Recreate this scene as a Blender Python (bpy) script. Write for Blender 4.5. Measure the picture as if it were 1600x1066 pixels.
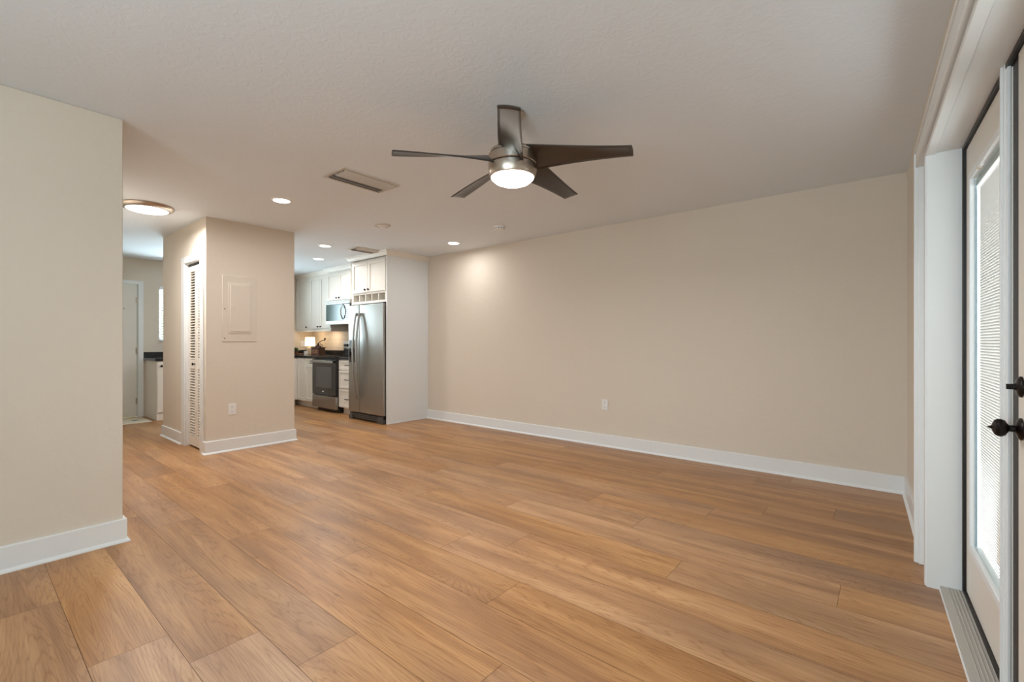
import bpy, bmesh, math, random
from mathutils import Vector, Matrix
random.seed(7)
S = bpy.context.scene
for o in list(bpy.data.objects): bpy.data.objects.remove(o)
COL = S.collection
PI = math.pi
def R(d): return math.radians(d)

# ------------------------------------------------------------------ camera
H = 2.44                    # ceiling height
CAM_Z = 1.151
F = 715.0                   # focal length in pixels of a 1600 px wide frame
cam = bpy.data.cameras.new('camera'); camo = bpy.data.objects.new('camera', cam); COL.objects.link(camo)
cam.sensor_width = 36.0; cam.lens = 36.0 * F / 1600.0; cam.clip_start = 0.02
cam.shift_y = 2.0 / 1600.0
nn = math.hypot(872, F); ca, cb = 872 / nn, F / nn      # right = (ca, cb), forward = (-cb, ca)
camo.location = (0, 0, CAM_Z)
camo.rotation_euler = (PI / 2, 0, math.atan2(cb, ca))
S.camera = camo
# ------------------------------------------------------------------ colour management
S.view_settings.view_transform = 'Standard'; S.view_settings.look = 'None'
S.view_settings.exposure = 0.44; S.view_settings.gamma = 1.0; S.view_settings.use_curve_mapping = False
# ------------------------------------------------------------------ world (overcast bright sky)
W = bpy.data.worlds.new('sky'); S.world = W; W.use_nodes = True
bg = W.node_tree.nodes['Background']; bg.inputs[0].default_value = (0.80, 0.92, 1.0, 1); bg.inputs[1].default_value = 2.0
# ------------------------------------------------------------------ door and kitchen daylight, added fill behind the camera, ceiling lamps (powers used below)
P_REAR, P_SIDE, P_DOOR, P_FARWIN = 73, 12, 72, 128
P_FAN, P_CAN, P_HALL = 20.0, 11.5, 17.0
WARM = (0.96, 0.97, 1.0); DAY = (0.75, 0.90, 1.0)
def area(name, loc, aim, sx, sy, power, color, shape='RECTANGLE', spread=None, parent=None):
    l = bpy.data.lights.new(name, 'AREA'); l.shape = shape; l.size = sx
    if shape in ('RECTANGLE', 'ELLIPSE'): l.size_y = sy
    l.energy = power; l.color = color
    if spread: l.spread = R(spread)
    o = bpy.data.objects.new(name, l); COL.objects.link(o)
    o.location = loc; o.rotation_euler = Vector(aim).to_track_quat('-Z', 'Z').to_euler()
    if parent: o.parent = parent
    return o
def win_light(name, loc, aim, w, h, power, color=DAY):
    o = area(name, loc, aim, w, h, power, color)
    o.rotation_euler = Vector(aim).to_track_quat('-Z', 'Y').to_euler()
    return o
win_light('fill_rear', (-0.68, -2.34, 1.35), (0.55, 1, 1.3), 1.6, 1.7, P_REAR)  # added fill from an unseen rear window, tilted up to brighten the ceiling
win_light('fill_side', (0.62, -0.95, 1.40), (-1, 0.034, 1.6), 1.1, 1.3, P_SIDE)  # added fill from an unseen side window, aimed upward
win_light('daylight_door', (0.62, 2.10, 1.10), (-1, 0.034, 0.0), 1.8, 1.9, P_DOOR, (0.93, 0.97, 1.0))
win_light('daylight_kitchen', (-9.25, 2.65, 1.60), (1, 0, 0.0), 1.1, 0.8, P_FARWIN)

# ------------------------------------------------------------------ materials
def srgb(r, g, b):
    f = lambda c: (c / 255 / 12.92) if c / 255 <= 0.04045 else ((c / 255 + 0.055) / 1.055) ** 2.4
    return (f(r), f(g), f(b), 1)
def mat(name, col, rough=0.5, metal=0.0, spec=0.5, bump=None, noise=None, emit=None, aniso=None, coat=0):
    m = bpy.data.materials.new(name); m.use_nodes = True
    nt = m.node_tree; b = nt.nodes['Principled BSDF']
    b.inputs['Base Color'].default_value = col; b.inputs['Roughness'].default_value = rough
    b.inputs['Metallic'].default_value = metal; b.inputs['Specular IOR Level'].default_value = spec
    b.inputs['Coat Weight'].default_value = coat
    tc = nt.nodes.new('ShaderNodeTexCoord')
    if noise:            # (scale vector, amount): gentle value variation
        mp = nt.nodes.new('ShaderNodeMapping'); mp.inputs['Scale'].default_value = noise[0]
        nz = nt.nodes.new('ShaderNodeTexNoise'); nz.inputs['Scale'].default_value = 1.0; nz.inputs['Detail'].default_value = 5
        mx = nt.nodes.new('ShaderNodeMixRGB'); mx.blend_type = 'MIX'
        k = noise[1]
        mx.inputs[1].default_value = tuple(c * (1 - k) for c in col[:3]) + (1,)
        mx.inputs[2].default_value = tuple(min(1, c * (1 + k)) for c in col[:3]) + (1,)
        nt.links.new(tc.outputs['Object'], mp.inputs[0]); nt.links.new(mp.outputs[0], nz.inputs[0])
        nt.links.new(nz.outputs[0], mx.inputs[0]); nt.links.new(mx.outputs[0], b.inputs['Base Color'])
    if bump:             # list of (scale, strength, distance)
        prev = None
        for sc, st, di in bump:
            nz = nt.nodes.new('ShaderNodeTexNoise'); nz.inputs['Scale'].default_value = sc; nz.inputs['Detail'].default_value = 3
            nt.links.new(tc.outputs['Object'], nz.inputs[0])
            bp = nt.nodes.new('ShaderNodeBump'); bp.inputs['Strength'].default_value = st; bp.inputs['Distance'].default_value = di
            nt.links.new(nz.outputs[0], bp.inputs['Height'])
            if prev: nt.links.new(prev.outputs[0], bp.inputs['Normal'])
            prev = bp
        nt.links.new(prev.outputs[0], b.inputs['Normal'])
    if emit:
        b.inputs['Emission Color'].default_value = emit[0]; b.inputs['Emission Strength'].default_value = emit[1]
    if aniso:
        b.inputs['Anisotropic'].default_value = aniso
    return m
def knockdown(name, col, strength, scale=9.0):
    m = mat(name, col, 0.85, spec=0.25)
    nt = m.node_tree; b = nt.nodes['Principled BSDF']
    tc = nt.nodes.new('ShaderNodeTexCoord')
    n1 = nt.nodes.new('ShaderNodeTexNoise'); n1.inputs['Scale'].default_value = scale; n1.inputs['Detail'].default_value = 5; n1.inputs['Distortion'].default_value = 1.2
    rp = nt.nodes.new('ShaderNodeValToRGB'); rp.color_ramp.elements[0].position = 0.50; rp.color_ramp.elements[1].position = 0.56
    n2 = nt.nodes.new('ShaderNodeTexNoise'); n2.inputs['Scale'].default_value = 90; n2.inputs['Detail'].default_value = 2
    b1 = nt.nodes.new('ShaderNodeBump'); b1.inputs['Strength'].default_value = strength; b1.inputs['Distance'].default_value = 0.003
    b2 = nt.nodes.new('ShaderNodeBump'); b2.inputs['Strength'].default_value = strength * 0.5; b2.inputs['Distance'].default_value = 0.001
    for n in (n1, n2): nt.links.new(tc.outputs['Object'], n.inputs[0])
    nt.links.new(n1.outputs[0], rp.inputs[0]); nt.links.new(rp.outputs[0], b1.inputs['Height'])
    nt.links.new(n2.outputs[0], b2.inputs['Height']); nt.links.new(b1.outputs[0], b2.inputs['Normal'])
    nt.links.new(b2.outputs[0], b.inputs['Normal'])
    return m
def emis(name, col, strength):
    m = bpy.data.materials.new(name); m.use_nodes = True; nt = m.node_tree; nt.nodes.clear()
    e = nt.nodes.new('ShaderNodeEmission'); e.inputs[0].default_value = col; e.inputs[1].default_value = strength
    o = nt.nodes.new('ShaderNodeOutputMaterial'); nt.links.new(e.outputs[0], o.inputs[0]); return m
def pane_mat(name, tint=(0.95, 0.99, 1, 1), gloss=0.07):
    m = bpy.data.materials.new(name); m.use_nodes = True; nt = m.node_tree; nt.nodes.clear()
    t = nt.nodes.new('ShaderNodeBsdfTransparent'); t.inputs[0].default_value = tint
    g = nt.nodes.new('ShaderNodeBsdfGlossy'); g.inputs['Roughness'].default_value = 0.02
    x = nt.nodes.new('ShaderNodeMixShader'); x.inputs[0].default_value = gloss
    o = nt.nodes.new('ShaderNodeOutputMaterial')
    nt.links.new(t.outputs[0], x.inputs[1]); nt.links.new(g.outputs[0], x.inputs[2]); nt.links.new(x.outputs[0], o.inputs[0]); return m
def slat_mat(name, col):
    m = bpy.data.materials.new(name); m.use_nodes = True; nt = m.node_tree; nt.nodes.clear()
    d = nt.nodes.new('ShaderNodeBsdfDiffuse'); d.inputs[0].default_value = col
    t = nt.nodes.new('ShaderNodeBsdfTranslucent'); t.inputs[0].default_value = col
    x = nt.nodes.new('ShaderNodeMixShader'); x.inputs[0].default_value = 0.5
    o = nt.nodes.new('ShaderNodeOutputMaterial')
    nt.links.new(d.outputs[0], x.inputs[1]); nt.links.new(t.outputs[0], x.inputs[2]); nt.links.new(x.outputs[0], o.inputs[0]); return m

M = {}
M['wall'] = knockdown('wall_paint', srgb(218, 206, 190), 0.13, 16.0)
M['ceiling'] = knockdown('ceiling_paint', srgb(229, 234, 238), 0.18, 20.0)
M['trim'] = mat('white_trim_paint', srgb(230, 231, 229), 0.35)
M['cab'] = mat('cabinet_paint', srgb(234, 226, 214), 0.4)
M['cab_in'] = mat('cabinet_interior', srgb(200, 190, 176), 0.6)
M['door'] = mat('door_paint', srgb(226, 220, 209), 0.4)
M['black_strip'] = mat('black_weatherstrip', srgb(22, 15, 12), 0.45, bump=[(40, 0.5, 0.003)])
M['steel'] = mat('brushed_stainless', srgb(172, 169, 163), 0.36, 1.0, noise=((300, 300, 2), 0.05), aniso=0.5)
M['steel_dark'] = mat('fridge_grille_grey', srgb(98, 96, 94), 0.4, 0.6)
M['nickel'] = mat('brushed_nickel', srgb(186, 174, 160), 0.28, 1.0, aniso=0.4)
M['bronze'] = mat('oil_rubbed_bronze', srgb(34, 29, 27), 0.33, 0.75)
M['black'] = mat('black_plastic', srgb(18, 18, 19), 0.35)
M['blackglass'] = mat('black_glass', srgb(14, 14, 15), 0.08, coat=0.3)
M['ovenwin'] = mat('oven_window', srgb(84, 83, 81), 0.15)
M['counter'] = mat('dark_counter', srgb(34, 34, 37), 0.22, noise=((60, 60, 60), 0.5))
M['blade'] = mat('fan_blade_espresso', srgb(48, 41, 36), 0.30, noise=((6, 90, 6), 0.25), spec=0.8)
M['white_plastic'] = mat('white_plastic', srgb(232, 230, 226), 0.35)
M['vent'] = mat('vent_paint', srgb(205, 198, 188), 0.5)
M['vent_dark'] = mat('vent_duct', srgb(150, 143, 134), 0.8)
M['slot'] = mat('socket_slot', srgb(60, 56, 54), 0.6)
M['glass'] = pane_mat('clear_glass')
M['micro_glass'] = mat('microwave_glass', srgb(66, 88, 82), 0.16, spec=0.35)
M['slats'] = slat_mat('blind_slats', srgb(208, 203, 198))
M['sill'] = mat('threshold_vinyl', srgb(176, 170, 160), 0.5)
M['lens'] = emis('lamp_lens', (1.0, 0.93, 0.82, 1), 9.0)
M['fan_lens'] = emis('fan_light_bowl', (1.0, 0.94, 0.85, 1), 7.0)
M['hall_lens'] = emis('hall_light_lens', (1.0, 0.95, 0.86, 1), 5.0)
M['shade'] = emis('lit_lamp_shade', (1.0, 0.80, 0.52, 1), 2.4)
M['ceramic'] = mat('ceramic_base', srgb(190, 168, 138), 0.5)
M['wood_dark'] = mat('grinder_wood', srgb(88, 58, 42), 0.5, noise=((8, 8, 60), 0.3))
M['wood_mid'] = mat('tray_wood', srgb(150, 105, 78), 0.5, noise=((8, 60, 8), 0.3))
M['iron'] = mat('cast_iron', srgb(48, 30, 26), 0.45, 0.6)
M['leaf'] = mat('plant_leaf', srgb(110, 132, 96), 0.6, noise=((40, 40, 40), 0.3))
M['cream_mug'] = mat('mug_cream', srgb(225, 215, 200), 0.4)
M['concrete'] = mat('patio_concrete', srgb(170, 168, 160), 0.8, noise=((5, 5, 5), 0.1))
M['hedge'] = mat('hedge_green', srgb(120, 150, 105), 0.8, noise=((9, 9, 9), 0.5))

def tile_mat():
    m = mat('backsplash_tile', srgb(214, 200, 182), 0.3)
    nt = m.node_tree; b = nt.nodes['Principled BSDF']
    tc = nt.nodes.new('ShaderNodeTexCoord'); sx = nt.nodes.new('ShaderNodeSeparateXYZ'); ad = nt.nodes.new('ShaderNodeMath'); mp = nt.nodes.new('ShaderNodeCombineXYZ')
    br = nt.nodes.new('ShaderNodeTexBrick'); br.inputs['Scale'].default_value = 1.0
    br.inputs['Color1'].default_value = srgb(216, 202, 184); br.inputs['Color2'].default_value = srgb(210, 196, 178); br.inputs['Mortar'].default_value = srgb(188, 176, 160)
    br.inputs['Brick Width'].default_value = 0.15; br.inputs['Row Height'].default_value = 0.075; br.inputs['Mortar Size'].default_value = 0.002
    nt.links.new(tc.outputs['Object'], sx.inputs[0]); nt.links.new(sx.outputs[0], ad.inputs[0]); nt.links.new(sx.outputs[1], ad.inputs[1]); nt.links.new(ad.outputs[0], mp.inputs[0]); nt.links.new(sx.outputs[2], mp.inputs[1])
    nt.links.new(mp.outputs[0], br.inputs[0]); nt.links.new(br.outputs[0], b.inputs['Base Color'])
    return m
M['tile'] = tile_mat()

def floor_mat():
    m = bpy.data.materials.new('oak_plank'); m.use_nodes = True; nt = m.node_tree; b = nt.nodes['Principled BSDF']
    N = nt.nodes.new; L = nt.links.new
    uv = N('ShaderNodeUVMap'); uv.uv_map = 'plank'
    at = N('ShaderNodeAttribute'); at.attribute_name = 'rnd'
    sep = N('ShaderNodeSeparateColor'); L(at.outputs['Color'], sep.inputs[0])
    # grain coordinates: x along the plank, y across, plus a jump per plank
    off = N('ShaderNodeVectorMath'); off.operation = 'MULTIPLY'; off.inputs[1].default_value = (37.0, 19.0, 53.0)
    L(at.outputs['Color'], off.inputs[0])
    add = N('ShaderNodeVectorMath'); add.operation = 'ADD'; L(uv.outputs[0], add.inputs[0]); L(off.outputs[0], add.inputs[1])
    def mapped(sx, sy, sz=1.0):
        mp = N('ShaderNodeMapping'); mp.inputs['Scale'].default_value = (sx, sy, sz); L(add.outputs[0], mp.inputs[0]); return mp
    # cathedral figure: contour lines of a stretched noise
    m1 = mapped(0.42, 5.0); n1 = N('ShaderNodeTexNoise'); n1.inputs['Scale'].default_value = 1.0; n1.inputs['Detail'].default_value = 1.2; n1.inputs['Roughness'].default_value = 0.4; n1.inputs['Distortion'].default_value = 0.15
    L(m1.outputs[0], n1.inputs[0])
    mul = N('ShaderNodeMath'); mul.operation = 'MULTIPLY'; mul.inputs[1].default_value = 44.0; L(n1.outputs[0], mul.inputs[0])
    m1b = mapped(4, 70); n1b = N('ShaderNodeTexNoise'); n1b.inputs['Detail'].default_value = 3; n1b.inputs['Scale'].default_value = 1.0; L(m1b.outputs[0], n1b.inputs[0])
    ad2 = N('ShaderNodeMath'); ad2.operation = 'MULTIPLY_ADD'; ad2.inputs[1].default_value = 1.6; L(n1b.outputs[0], ad2.inputs[0]); L(mul.outputs[0], ad2.inputs[2])
    fr = N('ShaderNodeMath'); fr.operation = 'PINGPONG'; fr.inputs[1].default_value = 0.5; L(ad2.outputs[0], fr.inputs[0])
    rr = N('ShaderNodeValToRGB'); rr.color_ramp.elements[0].position = 0.0; rr.color_ramp.elements[1].position = 0.17
    rr.color_ramp.elements[0].color = (0, 0, 0, 1); rr.color_ramp.elements[1].color = (1, 1, 1, 1); 
    dbl = N('ShaderNodeMath'); dbl.operation = 'MULTIPLY'; dbl.inputs[1].default_value = 1.0; L(fr.outputs[0], dbl.inputs[0]); L(dbl.outputs[0], rr.inputs[0])
    # fine pores
    m2 = mapped(5, 190); n2 = N('ShaderNodeTexNoise'); n2.inputs['Scale'].default_value = 1.0; n2.inputs['Detail'].default_value = 4; n2.inputs['Roughness'].default_value = 0.6; L(m2.outputs[0], n2.inputs[0])
    # broad streaks
    m3 = mapped(0.9, 11); n3 = N('ShaderNodeTexNoise'); n3.inputs['Scale'].default_value = 1.0; n3.inputs['Detail'].default_value = 4; n3.inputs['Distortion'].default_value = 0.5; L(m3.outputs[0], n3.inputs[0])
    m4 = mapped(1.3, 3.2); n4 = N('ShaderNodeTexNoise'); n4.inputs['Scale'].default_value = 1.0; n4.inputs['Detail'].default_value = 2; L(m4.outputs[0], n4.inputs[0])
    base = N('ShaderNodeValToRGB'); e = base.color_ramp.elements
    e[0].position = 0.28; e[0].color = srgb(150, 108, 72); e[1].position = 0.74; e[1].color = srgb(196, 152, 106)
    mid = base.color_ramp.elements.new(0.5); mid.color = srgb(176, 131, 88)
    L(n3.outputs[0], base.inputs[0])
    # grey-brown smoky patches
    r4 = N('ShaderNodeValToRGB'); r4.color_ramp.elements[0].position = 0.50; r4.color_ramp.elements[1].position = 0.78; L(n4.outputs[0], r4.inputs[0])
    x4 = N('ShaderNodeMixRGB'); x4.blend_type = 'MIX'; x4.inputs[2].default_value = srgb(138, 104, 78)
    s4 = N('ShaderNodeMath'); s4.operation = 'MULTIPLY'; s4.inputs[1].default_value = 0.65; L(r4.outputs[0], s4.inputs[0]); L(s4.outputs[0], x4.inputs[0]); L(base.outputs[0], x4.inputs[1])
    def darken(prev, fac_out, amount, invert=True, tone=(0.50, 0.36, 0.24, 1)):
        x = N('ShaderNodeMixRGB'); x.blend_type = 'MULTIPLY'; x.inputs[2].default_value = tone
        s = N('ShaderNodeMath'); s.operation = 'MULTIPLY_ADD'
        if invert: s.inputs[1].default_value = -amount; s.inputs[2].default_value = amount
        else: s.inputs[1].default_value = amount; s.inputs[2].default_value = 0
        L(fac_out, s.inputs[0]); L(s.outputs[0], x.inputs[0]); L(prev.outputs[0], x.inputs[1]); return x
    x1 = darken(x4, rr.outputs[0], 0.50, tone=(0.60, 0.47, 0.36, 1))
    rp = N('ShaderNodeValToRGB'); rp.color_ramp.elements[0].position = 0.36; rp.color_ramp.elements[1].position = 0.56; L(n2.outputs[0], rp.inputs[0])
    x2 = darken(x1, rp.outputs[0], 0.42, tone=(0.62, 0.5, 0.40, 1))
    # knots
    m5 = mapped(1.1, 2.6); vo = N('ShaderNodeTexVoronoi'); vo.feature = 'F1'; vo.inputs['Scale'].default_value = 1.0; vo.inputs['Randomness'].default_value = 1.0; L(m5.outputs[0], vo.inputs[0])
    wob = N('ShaderNodeMath'); wob.operation = 'MULTIPLY_ADD'; wob.inputs[1].default_value = 0.05; L(n1b.outputs[0], wob.inputs[0]); L(vo.outputs['Distance'], wob.inputs[2])
    rk = N('ShaderNodeValToRGB'); rk.color_ramp.elements[0].position = 0.030; rk.color_ramp.elements[1].position = 0.060
    L(wob.outputs[0], rk.inputs[0])
    x3 = darken(x2, rk.outputs[0], 0.75, tone=(0.30, 0.2, 0.14, 1))
    # tint of each plank
    hs = N('ShaderNodeHueSaturation')
    v = N('ShaderNodeMapRange'); v.inputs[3].default_value = 0.90; v.inputs[4].default_value = 1.08; L(sep.outputs[0], v.inputs[0]); L(v.outputs[0], hs.inputs['Value'])
    s = N('ShaderNodeMapRange'); s.inputs[3].default_value = 0.92; s.inputs[4].default_value = 1.08; L(sep.outputs[1], s.inputs[0]); L(s.outputs[0], hs.inputs['Saturation'])
    L(x3.outputs[0], hs.inputs['Color']); L(hs.outputs[0], b.inputs['Base Color'])
    b.inputs['Roughness'].default_value = 0.38; b.inputs['Specular IOR Level'].default_value = 0.42
    bp = N('ShaderNodeBump'); bp.inputs['Strength'].default_value = 0.12; bp.inputs['Distance'].default_value = 0.001
    L(rp.outputs[0], bp.inputs['Height']); L(bp.outputs[0], b.inputs['Normal'])
    return m
M['oak'] = floor_mat()
M['seam'] = mat('plank_seam', srgb(92, 62, 38), 0.7)

def rug_mat():
    m = mat('mat_fabric', srgb(206, 196, 176), 0.95)
    nt = m.node_tree; b = nt.nodes['Principled BSDF']; N = nt.nodes.new; L = nt.links.new
    tc = N('ShaderNodeTexCoord'); vo = N('ShaderNodeTexVoronoi'); vo.inputs['Scale'].default_value = 7; vo.distance = 'MANHATTAN'
    rp = N('ShaderNodeValToRGB'); rp.color_ramp.interpolation = 'CONSTANT'
    rp.color_ramp.elements[0].color = srgb(136, 134, 132); rp.color_ramp.elements[1].position = 0.42; rp.color_ramp.elements[1].color = srgb(212, 200, 178)
    L(tc.outputs['Object'], vo.inputs[0]); L(vo.outputs['Distance'], rp.inputs[0]); L(rp.outputs[0], b.inputs['Base Color'])
    return m
M['rug'] = rug_mat()
M['rug_edge'] = mat('mat_border', srgb(214, 204, 184), 0.95)

# ------------------------------------------------------------------ mesh helpers
class MB:
    def __init__(s): s.bm = bmesh.new(); s.mats = []
    def mi(s, m):
        if m not in s.mats: s.mats.append(m)
        return s.mats.index(m)
    def box(s, x0, x1, y0, y1, z0, z1, m, rot=None, piv=None):
        i = s.mi(m); vs = [s.bm.verts.new((x, y, z)) for x in (x0, x1) for y in (y0, y1) for z in (z0, z1)]
        for q in ((0, 1, 3, 2), (4, 6, 7, 5), (0, 4, 5, 1), (2, 3, 7, 6), (0, 2, 6, 4), (1, 5, 7, 3)):
            f = s.bm.faces.new([vs[k] for k in q]); f.material_index = i
        if rot is not None:
            p = Vector(piv) if piv else Vector(((x0 + x1) / 2, (y0 + y1) / 2, (z0 + z1) / 2))
            bmesh.ops.rotate(s.bm, cent=p, matrix=rot, verts=vs)
        return vs
    def prism(s, poly, axis, a, b, m):
        """poly: list of (u, v); extruded along axis from a to b. axis x -> (u,v)=(y,z); y -> (x,z); z -> (x,y)"""
        i = s.mi(m)
        def P(u, v, t): return {'x': (t, u, v), 'y': (u, t, v), 'z': (u, v, t)}[axis]
        A = [s.bm.verts.new(P(u, v, a)) for u, v in poly]; B = [s.bm.verts.new(P(u, v, b)) for u, v in poly]
        n = len(poly)
        fs = [s.bm.faces.new(A), s.bm.faces.new(B[::-1])]
        for k in range(n): fs.append(s.bm.faces.new((A[k], B[k], B[(k + 1) % n], A[(k + 1) % n])))
        for f in fs: f.material_index = i
    def lathe(s, prof, c, axis, m, seg=40, smooth=True):
        """prof: list of (radius, t) along axis from centre c"""
        i = s.mi(m); c = Vector(c); ax = Vector(axis).normalized()
        u = ax.orthogonal().normalized(); v = ax.cross(u)
        rings = []
        for r, t in prof:
            if r < 1e-6: rings.append([s.bm.verts.new(c + ax * t)])
            else: rings.append([s.bm.verts.new(c + ax * t + (u * math.cos(2 * PI * k / seg) + v * math.sin(2 * PI * k / seg)) * r) for k in range(seg)])
        for A, B in zip(rings, rings[1:]):
            for k in range(seg):
                l = (k + 1) % seg
                if len(A) == 1 and len(B) == 1: continue
                if len(A) == 1: q = (A[0], B[k], B[l])
                elif len(B) == 1: q = (A[k], B[0], A[l])
                else: q = (A[k], B[k], B[l], A[l])
                f = s.bm.faces.new(q); f.material_index = i; f.smooth = smooth
        for rg, fl in ((rings[0], 0), (rings[-1], 1)):
            if len(rg) > 1:
                f = s.bm.faces.new(rg if fl else rg[::-1]); f.material_index = i
    def tube(s, pts, r, m, seg=12, flat=1.0):
        i = s.mi(m); P = [Vector(p) for p in pts]; rings = []; n = len(P); up = None
        for k, p in enumerate(P):
            t = (P[min(k + 1, n - 1)] - P[max(k - 1, 0)]).normalized()
            if up is None: up = t.orthogonal().normalized()
            up = (up - t * up.dot(t)).normalized(); w = t.cross(up)
            rr = r[k] if isinstance(r, (list, tuple)) else r
            rings.append([s.bm.verts.new(p + (up * math.cos(2 * PI * j / seg) + w * math.sin(2 * PI * j / seg) * flat) * rr) for j in range(seg)])
        for A, B in zip(rings, rings[1:]):
            for j in range(seg):
                f = s.bm.faces.new((A[j], A[(j + 1) % seg], B[(j + 1) % seg], B[j])); f.smooth = True; f.material_index = i
        for rg in (rings[0][::-1], rings[-1]):
            f = s.bm.faces.new(rg); f.material_index = i
    def build(s, name, parent=None, bevel=0.0, loc=None, seg=2):
        bmesh.ops.recalc_face_normals(s.bm, faces=s.bm.faces)
        me = bpy.data.meshes.new(name); s.bm.to_mesh(me); s.bm.free()
        for m in s.mats: me.materials.append(m)
        me.set_sharp_from_angle(angle=R(32))
        o = bpy.data.objects.new(name, me); COL.objects.link(o)
        if parent: o.parent = parent
        if loc: o.location = loc
        if bevel:
            md = o.modifiers.new('bevel', 'BEVEL'); md.width = bevel; md.segments = seg; md.limit_method = 'ANGLE'; md.angle_limit = R(40)
            md.harden_normals = False
        return o
def empty(name, loc=(0, 0, 0), rz=0.0):
    o = bpy.data.objects.new(name, None); COL.objects.link(o); o.location = loc; o.rotation_euler = (0, 0, rz); o.empty_display_size = 0.1; return o
def tag(o, label, cat, group=None, kind=None):
    if label: o['label'] = label
    if cat: o['category'] = cat
    if group: o['group'] = group
    if kind: o['kind'] = kind
    return o
def struct(o, label, cat='room', group=None): return tag(o, label, cat, group, 'structure')
def copy_tree(o, parent=None):
    c = o.copy(); COL.objects.link(c); c.parent = parent
    for ch in list(o.children): copy_tree(ch, c)
    return c
def cbox(name, x0, x1, y0, y1, z0, z1, m, parent=None, bevel=0.0):
    b = MB(); b.box(x0, x1, y0, y1, z0, z1, m); return b.build(name, parent, bevel)

# ------------------------------------------------------------------ key positions
YW = 4.57                  # long wall
XF = -8.92                 # far wall (entry door, sink window)
XL = -3.42; YL = 0.62      # left wall face and its end
CX0, CX1, CY0, CY1 = -6.90, -5.385, 1.635, 2.535      # closet block
TH = math.atan(0.034); DA = Vector((0.117, 4.57, 0))    # right (French door) wall frame: local +x outward, -y towards the camera
YB = -2.25                 # rear wall
def dw(o): o.location = DA; o.rotation_euler = (0, 0, TH); return o

# ------------------------------------------------------------------ floor, planks as geometry
def build_floor():
    bm = bmesh.new(); uvl = bm.loops.layers.uv.new('plank'); cl = bm.loops.layers.float_color.new('rnd')
    x0, x1, w, Lp, g = XF - 0.1, 0.62, 0.2372, 1.895, 0.0008
    seams = {-1: -2.187, 0: -1.934, 1: -1.62, 2: -1.064, 3: -2.258, 4: -1.363, 5: -1.935, 6: -1.66, 7: -0.835, 8: -0.170, 9: -1.228, 10: -1.675,
             11: -0.927, 12: -0.646, 13: -0.272, 14: -1.55, 15: -0.84, 16: -0.62, -2: -2.85}
    rnd = random.Random(11)
    for k in range(-13, 18):
        ya = 0.535 + k * w; yb = ya + w
        if yb < YB: continue
        yb2 = min(yb, YW + 0.02)
        if yb2 <= ya: continue
        sx = seams.get(k, rnd.uniform(-1.9, 0)); sx -= Lp * 6
        while sx < x1:
            a, b = max(sx, x0), min(sx + Lp, x1)
            if b > a:
                col = (rnd.random(), rnd.random(), rnd.random(), 1)
                q = [(a + g, ya + g), (b - g, ya + g), (b - g, yb2 - g), (a + g, yb2 - g)]
                f = bm.faces.new([bm.verts.new((x, y, 0)) for x, y in q])
                for l in f.loops: l[uvl].uv = (l.vert.co.x - sx, l.vert.co.y - ya); l[cl] = col
            sx += Lp
    # seam bed just under the planks, and slab
    vs = [bm.verts.new(p) for p in ((x0, YB - 0.1, -0.0012), (x1, YB - 0.1, -0.0012), (x1, YW + 0.1, -0.0012), (x0, YW + 0.1, -0.0012))]
    f = bm.faces.new(vs); f.material_index = 1
    vb = [bm.verts.new((v.co.x, v.co.y, -0.1)) for v in vs]
    for q in ((vb[3], vb[2], vb[1], vb[0]), (vs[0], vb[0], vb[1], vs[1]), (vs[1], vb[1], vb[2], vs[2]), (vs[2], vb[2], vb[3], vs[3]), (vs[3], vb[3], vb[0], vs[0])):
        f = bm.faces.new(q); f.material_index = 1
    me = bpy.data.meshes.new('floor'); bm.to_mesh(me); bm.free(); me.materials.append(M['oak']); me.materials.append(M['seam'])
    o = bpy.data.objects.new('floor', me); COL.objects.link(o)
    struct(o, 'warm brown oak plank floor running through room, hall and kitchen', 'floor')
build_floor()
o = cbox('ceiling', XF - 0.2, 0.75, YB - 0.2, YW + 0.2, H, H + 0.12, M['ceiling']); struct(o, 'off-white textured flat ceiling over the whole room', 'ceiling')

# ------------------------------------------------------------------ walls
w = MB(); w.box(XF - 0.15, 0.60, YW, YW + 0.15, 0, H, M['wall'])
struct(w.build('wall_back'), 'long plain beige wall behind the empty room, with one outlet', 'wall')
w = MB(); fw0, fw1, fz0, fz1 = 2.06, 3.22, 1.17, 2.04; dy0, dy1, dz = 0.88, 1.80, 2.05
w.box(XF - 0.15, XF, YB, dy0, 0, H, M['wall']); w.box(XF - 0.15, XF, dy0, dy1, dz, H, M['wall'])
w.box(XF - 0.15, XF, dy1, fw0, 0, H, M['wall']); w.box(XF - 0.15, XF, fw0, fw1, 0, fz0, M['wall'])
w.box(XF - 0.15, XF, fw0, fw1, fz1, H, M['wall']); w.box(XF - 0.15, XF, fw1, YW, 0, H, M['wall'])
struct(w.build('wall_far'), 'far beige wall with the entry door at the end of the hall', 'wall')
w = MB(); w.box(XF, XL, YB, YL, 0, H, M['wall'])
struct(w.build('wall_left', bevel=0.004), 'greyish beige wall in the left foreground that ends at the hall', 'wall')
w = MB(); rx0, rx1, rz0, rz1 = -1.50, 0.14, 0.48, 2.22
w.box(XL, rx0, YB - 0.15, YB, 0, H, M['wall']); w.box(rx1, 0.6, YB - 0.15, YB, 0, H, M['wall'])
w.box(rx0, rx1, YB - 0.15, YB, 0, rz0, M['wall']); w.box(rx0, rx1, YB - 0.15, YB, rz1, H, M['wall'])
struct(w.build('wall_rear'), 'beige wall behind the camera with an added window opening', 'wall')
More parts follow.
